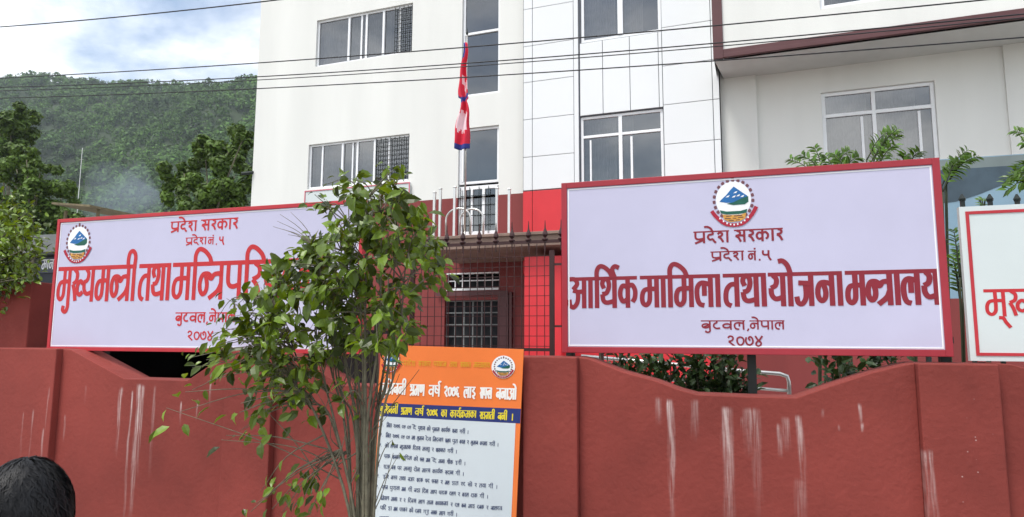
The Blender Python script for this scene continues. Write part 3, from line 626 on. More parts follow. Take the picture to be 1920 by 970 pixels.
# upper volume of the right wing
oLb = B(1358, 140, VR)[0]
def upper(m):
    tw = B(1355, 60, VO)[0]-oL
    facade(m, oL+tw, oR, OZ1, TOPZ, VO, [OW], .12)
    m.add([(oL, VO, OZ0), (oL, VO, TOPZ), (oL, VC, TOPZ), (oL, VC, OZ0+.02)], [(0, 1, 2, 3)])
    m.add([(oL, VO, TOPZ), (oR, VO, TOPZ), (oR, VR, TOPZ), (oL, VR, TOPZ)], [(0, 1, 2, 3)])
bpart('upper_wall', M['white'], upper)
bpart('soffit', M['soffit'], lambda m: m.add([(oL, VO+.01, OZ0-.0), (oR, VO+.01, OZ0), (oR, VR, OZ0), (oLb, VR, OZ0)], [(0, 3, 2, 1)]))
def trim(m):
    tw = B(1355, 60, VO)[0]-oL
    m.box(oL-.01, oL+tw, VO-.04, VO+.1, OZ0, TOPZ); m.box(oL+tw, oR, VO-.04, VO+.1, OZ0, OZ1)
    m.box(oL+tw, oR, VO-.06, VO-.04, OZ0+.0, OZ0+.08)
bpart('trim', M['trim'], trim, bevel=.006)

def window(r, V, fr, mull=(), trans=(), sash=(), curtain=0, grille=None, name='window', label=None):
    a, b, c, d = r; a += .004; b -= .004; c += .004; d -= .004; Vf = V+.06
    m = MB(bw)
    m.box(a, a+fr, Vf, Vf+.06, c, d); m.box(b-fr, b, Vf, Vf+.06, c, d); m.box(a+fr, b-fr, Vf, Vf+.06, c, c+fr); m.box(a+fr, b-fr, Vf, Vf+.06, d-fr, d)
    for x_, w in mull: X = a+(b-a)*x_; m.box(X-w/2, X+w/2, Vf-.012, Vf+.05, c+fr, d-fr)
    for x_, z_a, z_b, w in sash: X = a+(b-a)*x_; m.box(X-w/2, X+w/2, Vf+.008, Vf+.045, c+(d-c)*z_a, c+(d-c)*z_b)
    for z_ in trans: Z = c+(d-c)*z_; m.box(a+fr, b-fr, Vf-.006, Vf+.052, Z-fr*.5, Z+fr*.5)
    w_ = m.build(name, M['alu'], bl, bevel=.004)
    if label: w_['label'] = label
    p = MB(bw); p.add([(a, Vf+.035, c), (b, Vf+.035, c), (b, Vf+.035, d), (a, Vf+.035, d)], [(0, 1, 2, 3)]); p.build('pane', M['glass'], w_)
    k = MB(bw); e = Vf+1.2; k.add([(a, Vf+.1, c), (b, Vf+.1, c), (b, e, c), (a, e, c), (a, Vf+.1, d), (b, Vf+.1, d), (b, e, d), (a, e, d)], [(2, 3, 7, 6), (0, 1, 2, 3), (4, 5, 6, 7), (1, 2, 6, 5), (0, 3, 7, 4)]); k.build('dark_room', M['dark'], w_)
    if curtain:
        cu = MB(bw); N = 60; segs = [(a+.05, a+(b-a)*.42), (a+(b-a)*.5, a+(b-a)*.5+(b-a)*.44*curtain)]
        for s0, s1 in segs:
            P = [(s0+(s1-s0)*i/N, Vf+.22+.035*math.sin(i*1.15)+.015*math.sin(i*2.7)) for i in range(N+1)]
            n = len(cu.v); cu.add([(u_, v_, z_) for u_, v_ in P for z_ in (c, d)], [(2*i, 2*i+2, 2*i+3, 2*i+1) for i in range(N)])
        cu.build('curtain', M['curtain'], w_, smooth=True)
    if grille:
        g0, g1, st = grille; gm = MB(bw); A, Bq = a+(b-a)*g0, a+(b-a)*g1
        n = int((Bq-A)/st)
        for i in range(n+1): X = A+(Bq-A)*i/n; gm.box(X-.006, X+.006, Vf-.03, Vf-.018, c+.03, d-.03)
        n = int((d-c)/st)
        for i in range(1, n): Z = c+(d-c)*i/n; gm.box(A, Bq, Vf-.0175, Vf-.008, Z-.006, Z+.006)
        gm.build('grille', M['blackiron'], w_)
    return w_
window(W2, V0, .05, mull=[(.34, .06), (.70, .06)], sash=[(.47, .03, .97, .05), (.52, .03, .97, .06), (.86, .03, .97, .06)], curtain=.55, grille=(.82, .99, .12))
window(W1, V0, .05, mull=[(.34, .06), (.66, .06)], sash=[(.13, .03, .97, .05), (.44, .03, .97, .04), (.485, .03, .97, .06), (.8, .03, .97, .07)], curtain=.3, grille=(.68, .99, .12))
window(MU, V0, .06, trans=[.3])
window((ML[0], ML[1], B(900, 343, V0)[1], ML[3]), V0, .06, mull=[(.09, .05)])
dr = window((ML[0], ML[1], ML[2], B(900, 345, V0)[1]-.02), V0, .09, mull=[(.14, .06), (.33, .05), (.62, .07)], grille=(.05, .98, .24), name='terrace_door')
window(CU, VC, .07, mull=[(.5, .12)], curtain=.6)
window(CL, VC, .06, mull=[(.49, .08)], trans=[.76], sash=[(.12, .03, .72, .04), (.62, .03, .72, .05)], curtain=.3)
window(RW, VR, .07, mull=[(.47, .07)], trans=[.72], sash=[(.36, .03, .68, .05), (.86, .03, .68, .05)], curtain=.8)
window(OW, VO, .08, curtain=.9)
# ground floor: recessed entrance under a canopy
uA = B(700, 500, V0)[0]; uP0 = B(983, 550, 12.35)[0]; uP1 = B(1052, 550, 12.35)[0]
DO = rect((832, 690), (935, 562), V0); SL = rect((838, 542), (936, 510), V0)
bpart('ground_floor_wall', M['redbrown'], lambda m: facade(m, uL, oR, 0, 3.4, V0-.002, [(DO[0], DO[1], 0.05, DO[3]), SL], .25))
bpart('ground_floor_wing', M['redbrown'], lambda m: facade(m, B(1338, 700, 13.6)[0], oR, 0, 3.6, 13.6, [], .1))
bpart('red_side_wall', M['redbright'], lambda m: m.box(B(1052, 600, 12.9)[0], B(1338, 700, 12.9)[0], 12.9, 13.5, 0, 3.38))
bpart('entrance_column', M['redbright'], lambda m: m.box(uP0, uP1, 12.35, 14.45, 0, 3.44), bevel=.01)
cz0, cz1 = B(900, 466, 12.1)[1], B(900, 446, 12.1)[1]
bpart('canopy', M['beige'], lambda m: (m.box(B(770, 450, 12.1)[0], B(1080, 450, 12.1)[0], 12.1, V0-.02, cz0, cz1), m.box(B(770, 450, 12.1)[0]-.03, B(1080, 450, 12.1)[0]+.03, 12.05, V0-.03, cz1, cz1+.06)), bevel=.008)
def door(m):
    a, b, c, d = DO; V = V0+.1
    n = 6
    for i in range(n+1): X = a+(b-a)*i/n; m.box(X-.016, X+.016, V, V+.03, 0, d)
    for z in np.arange(.2, d, .28): m.box(a, b, V-.025, V-.001, z-.014, z+.014)
bpart('grille_door', M['slate'], door)
bpart('dark_hall', M['dark'], lambda m: m.box(DO[0]-.3, DO[1]+.6, V0+.26, V0+3, 0, 3.3))
bpart('door_frame', M['trim'], lambda m: (m.box(DO[1], DO[1]+.26, V0-.06, V0-.003, 0, DO[3]+.1), m.box(DO[0]-.2, DO[1]+.26, V0-.08, V0-.062, DO[3]+.1, DO[3]+.2), m.box(DO[1]+.30, DO[1]+.36, V0-.1, V0-.003, 0, 2.9)))
def slot(m):
    a, b, c, d = SL; m.box(a, b, V0-.04, V0+.1, c-.05, c)
    for i in range(8): X = a+(b-a)*i/7; m.box(X-.012, X+.012, V0+.05, V0+.07, c, d)
    m.box(a, b, V0+.045, V0+.049, (c+d)/2-.012, (c+d)/2+.012); m.box(a, b, V0-.03, V0+.06, d-.03, d)
bpart('vent_window', M['alu'], slot)

# things on and around the building
nbz = rect((571, 385), (769, 344), V0-.06)
nbd = thing('notice_board', bw(nbz[0], V0-.04, nbz[2]), 'blank white board with thin pink edge under the lower left window', 'board')
m = MB(bw); zt_ = B(769, 343, V0)[1]; m.box(nbz[0], nbz[1], V0-.07, V0-.03, nbz[2], zt_); m.build('panel', M['flex2'], nbd)
m = MB(bw); e = .025
m.box(nbz[0], nbz[1], V0-.085, V0-.071, zt_-e, zt_); m.box(nbz[0], nbz[0]+e, V0-.085, V0-.071, nbz[2], zt_-e); m.box(nbz[1]-e, nbz[1], V0-.085, V0-.071, nbz[2], zt_-e); m.build('edge', pm('pink_edge', (.6, .15, .2), .5), nbd)
cc = B(475, 328, V0); cctv = thing('security_camera', bw(uL, V0-.05, cc[1]), 'small dark security camera at the corner of the white building', 'camera')
m = MB(bw); m.box(uL-.02, uL+.04, V0-.06, V0+.06, cc[1]+.04, cc[1]+.10); m.build('bracket', M['blackiron'], cctv)
m = MB(bw); m.tube([(uL-.2, V0-.2, cc[1]), (uL+.02, V0-.02, cc[1]+.06)], .045, 8); m.build('body', M['blackiron'], cctv)
VT = 12.45; ztz = cz1+.06
for i, (px, yt, lab) in enumerate([(815, 360, 'leftmost steel railing post on the canopy'), (826, 353, 'second steel railing post from the left on the canopy, close beside the first'), (853, 350, 'steel railing post left of the terrace door'),
        (932, 352, 'steel railing post at the right edge of the terrace door'), (955, 354, 'rightmost steel railing post standing before the red wall')]):
    vv = VT+(.0 if i != 1 else .35); u_, zt_ = B(px, yt, vv)
    t = thing('railing_post', bw(u_, vv, ztz), lab, 'post', 'steel posts on the canopy')
    m = MB(bw); m.box(u_-.026, u_+.026, vv-.026, vv+.026, ztz, zt_-.03); m.build('shaft', M['steel'], t, bevel=.004)
    m = MB(bw); m.box(u_-.034, u_+.034, vv-.034, vv+.034, zt_-.03, zt_); m.build('cap', M['steel'], t, bevel=.006)
def arch(px0, px1, ytop, vv, label, r=.022):
    a, b = B(px0, 440, vv)[0], B(px1, 440, vv)[0]; zt_ = B((px0+px1)/2, ytop, vv)[1]; c = (a+b)/2; R = (b-a)/2
    m = MB(bw); P = [(a, vv, ztz)]+[(c-R*math.cos(t), vv, zt_-R*.85+R*.85*math.sin(t)) for t in np.linspace(0, math.pi, 15)]+[(b, vv, ztz)]
    m.tube(P, r, 8); tag(center(m.build('pipe_arch', M['steel'], smooth=True)), label, 'arch', 'steel arches on the canopy')
arch(836, 882, 391, VT+.2, 'bent white pipe arch left of the flagpole foot'); arch(862, 906, 392, VT+.9, 'bent pipe arch in front of the terrace door')
fp = B(871, 440, VT); ft = B(872, 66, VT)
pole = thing('flag_pole', bw(fp[0], VT, ztz), 'thin steel flagpole standing on the canopy before the building', 'flagpole')
m = MB(bw); m.tube([(fp[0], VT, ztz), (fp[0], VT, ft[1])], [.022, .015], 8); m.build('pole', M['steel'], pole, smooth=True)
m = MB(bw); m.lathe([(.02, 0), (.03, .04), (.012, .09), (.003, .16)], (fp[0], VT, ft[1])); m.build('finial', M['blackiron'], pole)
m = MB(bw); m.box(fp[0]-.08, fp[0]+.08, VT-.08, VT+.08, ztz, ztz+.02); m.build('base_plate', M['steel'], pole)
# limp flag: gathered cloth, two pennants folded into a narrow hanging bundle
def flag():
    z1_, z0_ = B(872, 84, VT)[1], B(872, 278, VT)[1]; NU, NV = 14, 60; vs = []; fs = []; idx = []
    for j in range(NV+1):
        t = j/NV; z = z1_+(z0_-z1_)*t
        wd = .07+.16*min(1, t/.45) if t < .52 else .13+.14*min(1, (t-.52)/.3)
        for i in range(NU+1):
            s = i/NU
            x_ = (s-.5)*wd*1.15+.025*math.sin(t*11+1)+.012*math.sin(t*23)-.02; y_ = .055*math.sin(s*9+t*5)*min(1, t*3+.2)-.05
            zz = z-.10*abs(s-.35)*min(1, t*2)+.05*math.sin(s*4+t*3)*t
            vs.append(bw(fp[0]+x_, VT+y_-.04, zz))
    for j in range(NV):
        for i in range(NU):
            a = j*(NU+1)+i; fs.append((a, a+1, a+NU+2, a+NU+1)); t = (j+.5)/NV; s = (i+.5)/NU
            k = 0
            if t > .955 or (abs(t-.53-.10*(s-.5)*-1) < .022) or (t < .15 and s < .5) or (t > .50 and t < .62 and s < .12): k = 1
            elif .36 < t+.05*math.sin(s*16) < .44 and s > .45: k = 2
            elif .66 < t+.02*math.sin(s*26) < .83 and .1 < s < .86: k = 2
            idx.append(k)
    o = mesh_obj('flag', vs, fs, [M['flag_red'], M['flag_blue'], M['flag_white']], None, idx, True)
    sm = o.modifiers.new('solid', 'SOLIDIFY'); sm.thickness = .004
    return tag(center(o), 'limp crimson flag with blue border and white emblems hanging on the flagpole', 'flag')
flag()
# steel ramp handrail and shrubs behind the wall
hr = thing('handrail', W(1400, 760, 7.2)*np.array([1, 1, 0]), 'stainless two bar handrail behind the dip under the right sign', 'handrail')
def hp(x_, y_, Y=7.2): return W(x_, y_, Y)
m = MB(); m.tube([hp(1090, 668), hp(1230, 680), hp(1370, 694), hp(1462, 701), hp(1476, 706), hp(1479, 716), hp(1480, 760)], .019, 8); m.build('top_rail', M['steel'], hr, smooth=True)
m = MB(); m.tube([hp(1090, 700), hp(1240, 711), hp(1380, 725), hp(1477, 733)], .015, 8); m.build('lower_rail', M['steel'], hr, smooth=True)
for px in (1290, 1480):
    p = hp(px, 700 if px < 1400 else 720); m = MB(); m.tube([p*np.array([1, 1, 0]), p], .017, 8); m.build('post', M['steel'], hr)
def shrub(cx, Y, z0, z1, rx, n, label, mat, seed, group=None, ls=.085):
    r = np.random.default_rng(seed); t = thing('shrub', (cx, Y, 0), label, 'shrub', group)
    m = MB()
    tips = []
    for i in range(9):
        a = r.uniform(0, 6.28); q = np.array([cx+rx*r.uniform(.2, .9)*math.cos(a), Y+rx*.7*r.uniform(.2, .9)*math.sin(a), r.uniform(z0, z1)])
        mid = np.array([cx*.6+q[0]*.4, Y*.6+q[1]*.4, q[2]*.5]); m.tube(catmull([(cx, Y, 0), mid, q], 4), np.linspace(.014, .005, 9), 5); tips.append((mid, q))
    m.build('stem', M['bark'], t)
    P = np.array([a+(b-a)*r.uniform(.55, 1.08) for a, b in [tips[r.integers(9)] for _ in range(n)]])+r.normal(0, rx*.22, (n, 3))*np.array([1, .8, 1])
    P[:, 2] = np.clip(P[:, 2], .3, z1+.05)
    D = unit(P-np.array([cx, Y, (z0+z1)/2-.3])+r.normal(0, .3, (n, 3))); N = unit(r.normal(0, .5, (n, 3))+np.array([0, -.2, 1.]))
    v, f = leaves(P, D, N, r.uniform(.7, 1.25, n)*ls, r.uniform(.5, .6, n)*ls)
    mesh_obj('foliage', v, f, mat, t); return t
def sX(px, Y): return float(W(px, 700, Y)[0])
shrub(sX(1165, 5.5), 5.5, 1.55, 1.75, .2, 260, 'small dark bush behind the wall where the right dip starts', M['leaf2'], 1, 'shrubs behind the wall')
shrub(sX(1245, 5.6), 5.6, 1.45, 1.74, .26, 520, 'dark leafy bush in the right dip beside the handrail', M['leaf2'], 2, 'shrubs behind the wall')
shrub(sX(1335, 5.6), 5.6, 1.38, 1.80, .27, 950, 'densest dark bush, in the middle of the right dip left of the sign post', M['leaf2'], 3, 'shrubs behind the wall')
shrub(sX(1610, 5.5), 5.5, 1.55, 1.75, .26, 520, 'dark bush peeping over the rising wall right of the handrail', M['leaf2'], 4, 'shrubs behind the wall')

# ------------------------------------------------------------------ iron grille gate behind the wall
YG = 6.3
gx0, gx1 = W(770, 560, YG)[0], W(1046, 560, YG)[0]; gz1 = W(900, 456, YG)[2]
gate = thing('grille_gate', ((gx0+gx1)/2, YG, 0), 'dark iron mesh gate with spear points in front of the entrance', 'gate')
m = MB(); px_ = W(1035, 560, YG)[0]
m.box(px_-.022, px_+.022, YG-.02, YG+.02, 0, W(1035, 470, YG)[2]); m.box(gx0, gx0+.04, YG-.02, YG+.02, 0, gz1); m.box(gx0+.04, px_-.022, YG-.015, YG+.015, W(900, 652, YG)[2]-.03, W(900, 652, YG)[2])
m.box(gx0, gx1+.4, YG-.014, YG+.014, gz1-.025, gz1+.005); m.box(px_+.022, gx1+.4, YG-.015, YG+.015, W(1040, 494, YG)[2]-.02, W(1040, 494, YG)[2]); m.box(px_+.022, gx1+.4, YG-.015, YG+.015, W(1040, 610, YG)[2]-.02, W(1040, 610, YG)[2])
m.box(gx1+.4, gx1+.44, YG-.02, YG+.02, 0, gz1)
m.build('frame', M['iron'], gate)
m = MB()
for x_ in np.arange(gx0+.04, px_-.02, .078): m.box(x_-.003, x_+.003, YG-.004, YG+.002, .3, gz1-.03)
zb_ = W(900, 652, YG)[2]
for z_ in np.arange(.4, gz1-.1, .098): m.box(gx0+.04, px_-.02, YG+.003, YG+.008, z_-.003, z_+.003)
m.build('mesh_infill', M['iron'], gate)
for px in (807, 838, 868, 899, 930, 960, 991, 1022, 1052):
    X = W(px, 440, YG)[0]; m = MB(); m.lathe([(.006, -.10), (.006, -.02), (.03, 0), (.034, .012), (.012, .03), (.03, .055), (.026, .075), (.008, .12), (.003, .2)], (X, YG, gz1), 8); m.build('spear', M['iron'], gate)

# railing spikes behind the third sign
for i, (px, w_) in enumerate([(1805, 'first thin dark spike above the pale sign, from the left'), (1857, 'second thin dark spike above the pale sign'), (1908, 'third thin dark spike above the pale sign, by the picture edge')]):
    p = W(px, 386, 5.4); m = MB(); tz = W(px, 372, 5.4)[2]; m.tube([(p[0], 5.4, 0), (p[0], 5.4, tz)], .016, 6); m.lathe([(.02, 0), (.024, .015), (.006, .05)], (p[0], 5.4, tz-.02), 6)
    tag(center(m.build('fence_spike', M['blackiron'])), w_, 'fence post', 'spikes behind the pale sign')

# blue grey hoarding sheet in the yard
def hoard():
    YH = 8.6; a = W(1700, 300, YH); xr = W(2050, 300, YH)[0]; zt_ = W(1765, 299, YH)[2]; zb_ = W(1780, 560, YH)[2]
    t = thing('hoarding', ((a[0]+xr)/2, YH, 0), 'blue and slate printed sheet stretched in the yard behind the right sign', 'hoarding')
    m = MB(); m.box(a[0], xr, YH, YH+.03, zb_, zt_); m.build('sheet', pm('light_blue_sheet', (.22, .34, .43), .5, .1, 2), t)
    pl_ = lambda x_, z_, l: (x_, YH-.001-l, z_)
    gz = lambda y: W(1800, y, YH)[2]
    k = Ink(pl_); k.poly([(a[0], gz(318)), (xr, gz(318)), (xr, zt_-.01), (a[0], zt_-.01)], .001); k.build('grey_band', pm('grey_green_print', (.17, .21, .21), .5, .15, 2), t)
    k = Ink(pl_); X = lambda px: W(px, 350, YH)[0]
    k.poly([(a[0], gz(385)), (X(1790), gz(378)), (X(1830), gz(368)), (X(1870), gz(355)), (X(1920), gz(338)), (xr, gz(325)), (xr, gz(317)), (a[0], gz(317))], .002); k.build('slate_shape', pm('slate_print', (.055, .085, .11), .5, .3, 3), t)
    for xx in (a[0]+.1, xr-.1): m = MB(); m.tube([(xx, YH+.06, 0), (xx, YH+.06, zt_)], .03, 8); m.build('post', M['blackiron'], t)
hoard()

# ------------------------------------------------------------------ left background: added dark structure, hut
def added_shed():  # near-black open structure, added to supply the deep shade behind the left dip
    Y0, Y1 = 5.9, 8.6; xa, xb = W(200, 690, Y0)[0]-.6, W(470, 690, Y0)[0]; zt_ = 1.9
    t = thing('added_shed', ((xa+xb)/2, (Y0+Y1)/2, 0), 'dark open structure added for the shade behind the dip under the left sign', 'added_shed')
    m = MB(); m.box(xa-.2, xb+.2, Y0-.35, Y1+.1, zt_, zt_+.05); m.build('roof', M['added_shed'], t)
    m = MB(); m.box(xa, xb, Y1-.05, Y1, 0, zt_); m.box(xa, xa+.05, Y0, Y1-.05, 0, zt_); m.box(xb-.05, xb, Y0, Y1-.05, 0, zt_); m.build('wall', M['added_shed'], t)
    for xx in (xa+.02, xb-.02): m = MB(); m.tube([(xx, Y0, 0), (xx, Y0, zt_)], .03, 6); m.build('post', M['added_shed'], t)
added_shed()
def hut():
    Y = 10.5; xa, xb = W(58, 480, Y)[0], W(150, 480, Y)[0]; zb_, zt_ = 0, W(90, 478, Y)[2]
    t = thing('hut', ((xa+xb)/2, Y+1, 0), 'small dark hut with grey roof left of the first sign', 'hut')
    m = MB(); m.box(xa+.15, xb, Y, Y+2.4, 0, zt_-.02); m.build('wall', pm('hut_wall', (.035, .04, .05), .8, .3), t)
    m = MB(); m.prism([(xa-.25, zt_), (xb+.2, zt_), (xb-.1, zt_+.36), (xa+.35, zt_+.36)], Y-.4, Y+2.8); m.build('roof', M['slate'], t)
    m = MB(); m.box(xa+.3, xa+.95, Y-.03, Y-.004, W(90, 512, Y)[2], W(90, 484, Y)[2]); s = m.build('signboard', pm('hut_sign', (.06, .07, .1), .5), t)
    k = Ink(lambda x_, z_, l: (x_, Y-.031-l, z_)); k.word('m aa n m', xa+.38, xa+.88, W(90, 487, Y)[2], W(90, 506, Y)[2], .12); k.build('lettering', M['e_white'], s)
    m = MB(); m.box(xa-.4, xb+.4, Y+2.9, Y+3.1, W(90, 462, Y+3)[2], W(90, 455, Y+3)[2]); m.build('ridge_board', M['thatch'], t)
hut()
def shack():
    p = W(175, 392, 15); t = thing('shack_roof', (p[0], 15, 0), 'thin weathered lean-to roof at the edge of the left trees', 'roof')
    m = MB(); m.prism([(p[0]-1.2, p[2]+.14), (p[0]+.35, p[2]-.03), (p[0]+.35, p[2]+.03), (p[0]-1.2, p[2]+.20)], 14.6, 16.5); m.build('sheet', M['thatch'], t)
    for dx in (-1.1, .2): m = MB(); m.tube([(p[0]+dx, 15, 0), (p[0]+dx, 15, p[2])], .05, 6); m.build('post', M['thatch'], t)
shack()

# ------------------------------------------------------------------ trees
def clump_tree(name, label, blobs, base, mat, n, leaf, seed, group, trunk_r=.16):
    """crown of leaf clumps round given centres (x,y,z,r), trunk and limbs reaching them"""
    r = np.random.default_rng(seed); t = thing(name, base, label, 'tree', group)
    m = MB(); b = np.array(base, float); top = np.mean([q[:3] for q in blobs], 0); k = b+(top-b)*.55
    m.tube(catmull([b, b*.6+k*.4+r.normal(0, .1, 3), k], 4), np.linspace(trunk_r, trunk_r*.6, 9), 8)
    for q in blobs:
        c = np.array(q[:3]); m.tube(catmull([k, (k+c)/2+r.normal(0, .15, 3), c], 3), np.linspace(trunk_r*.5, trunk_r*.12, 7), 5)
    m.build('trunk', M['bark'], t, smooth=True)
    P = []; N = []; wts = np.array([q[3]**2 for q in blobs]); wts /= wts.sum()
    for q, w in zip(blobs, wts):
        c = np.array(q[:3]); R = q[3]; nc = max(6, int(14*R/1.2)); cnt = int(n*w/nc)
        for _ in range(nc):
            d = unit(r.normal(size=3)*np.array([1, 1, .8])); cc_ = c+d*R*r.uniform(.55, .95); rr = R*r.uniform(.28, .45)
            dd = unit(r.normal(size=(cnt, 3))+np.array([0, 0, .35])); P.append(cc_+dd*rr*r.uniform(.55, 1.0, (cnt, 1))*np.array([1, 1, .75])); N.append(unit(dd+r.normal(0, .45, (cnt, 3))+np.array([0, 0, .4])))
    P = np.concatenate(P); N = np.concatenate(N)
    v, f = quads(P, N, r.uniform(.6, 1.3, len(P))*leaf, r); mesh_obj('crown', v, f, mat, t); return t
def px_blobs(lst, Y, dy, seed):
    r = np.random.default_rng(seed); out = []
    for (x_, y_, rp) in lst:
        yy = Y+r.uniform(-dy, dy); p = W(x_, y_, yy); depth = (p-EYE)@fw; out.append((*p, rp*depth/F))
    return out
BT_ = 'trees behind the wall'
Y = 24; p = W(400, 560, Y)
clump_tree('broadleaf_tree', 'round dark green tree against the left corner of the white building', px_blobs([(430, 275, 40), (385, 290, 40), (345, 325, 38), (440, 330, 45), (385, 355, 45), (330, 365, 30), (420, 385, 45), (360, 400, 40), (455, 262, 25)], Y, 1.2, 5), (p[0], Y, 0), M['leaf3'], 11000, .12, 11, BT_)
Y = 22; p = W(60, 560, Y)
clump_tree('broadleaf_tree', 'wide bushy tree above the left end of the first sign', px_blobs([(30, 315, 40), (75, 325, 36), (20, 360, 45), (70, 370, 45), (115, 370, 32), (140, 400, 28), (90, 410, 45), (30, 420, 45), (150, 425, 20), (50, 300, 25)], Y, 1.2, 6), (p[0], Y, 0), M['leaf3'], 11500, .11, 12, BT_)
Y = 34; p = W(10, 560, Y)
clump_tree('broadleaf_tree', 'taller shaded tree at the left picture edge behind the bushy one', px_blobs([(20, 220, 30), (50, 235, 28), (0, 250, 40), (45, 270, 28), (-30, 230, 40), (10, 300, 40)], Y, 1.5, 8), (p[0], Y, 0), M['leaf3'], 7000, .19, 13, BT_)
# leafy street tree whose twigs enter at the left edge, near the gate pillar
Y = 5.0; p = W(-130, 700, 5.1)
def near_tree():
    r = np.random.default_rng(21); t = thing('street_tree', (p[0], 5.0, 0), 'small leaved tree hanging in at the left edge before the tall gate pillar', 'tree')
    m = MB(); b = np.array([p[0], 5.0, 0]); k = b+np.array([.05, 0, 2.0]); m.tube(catmull([b, b+np.array([.08, .03, 1]), k], 4), np.linspace(.07, .045, 9), 8)
    P = []; D = []
    tg = [(10, 400), (35, 410), (50, 440), (15, 450), (45, 475), (20, 490), (60, 505), (5, 530), (30, 545), (15, 575), (-20, 420), (-40, 480), (-20, 540), (55, 425), (-50, 380), (30, 385), (5, 375), (60, 460), (42, 525), (10, 555), (-30, 575), (28, 395), (48, 400), (70, 430), (65, 485), (40, 505), (70, 470), (25, 520), (8, 505), (30, 460), (0, 410), (22, 430), (52, 520), (18, 540), (0, 480), (36, 440), (62, 450), (12, 590), (2, 565)]
    for (x_, y_) in tg:
        c = W(x_, y_, 4.9+r.uniform(-.3, .3)); pts = catmull([k, (k+c)/2+np.array([0, 0, .12]), c], 5); m.tube(pts, np.linspace(.02, .004, len(pts)), 5)
        for q in pts[4:]:
            for _ in range(15): P.append(q+r.normal(0, .075, 3)); D.append(unit(c-k)*.4+r.normal(0, .5, 3)+np.array([0, 0, -.45]))
    for (x_, y_) in ((45, 603), (38, 605), (52, 604), (35, 600)): P.append(W(x_, y_, 4.95)); D.append(np.array([r.uniform(-1, 1), -.2, -.2]))
    m.build('trunk', M['bark'], t, smooth=True); P = np.array(P); D = unit(np.array(D)); n = len(P)
    v, f = leaves(P, D, unit(r.normal(0, .45, (n, 3))+np.array([-.1, -.3, 1.])), r.uniform(.055, .085, n), r.uniform(.032, .046, n)); mesh_obj('foliage', v, f, M['leaf'], t)
near_tree()

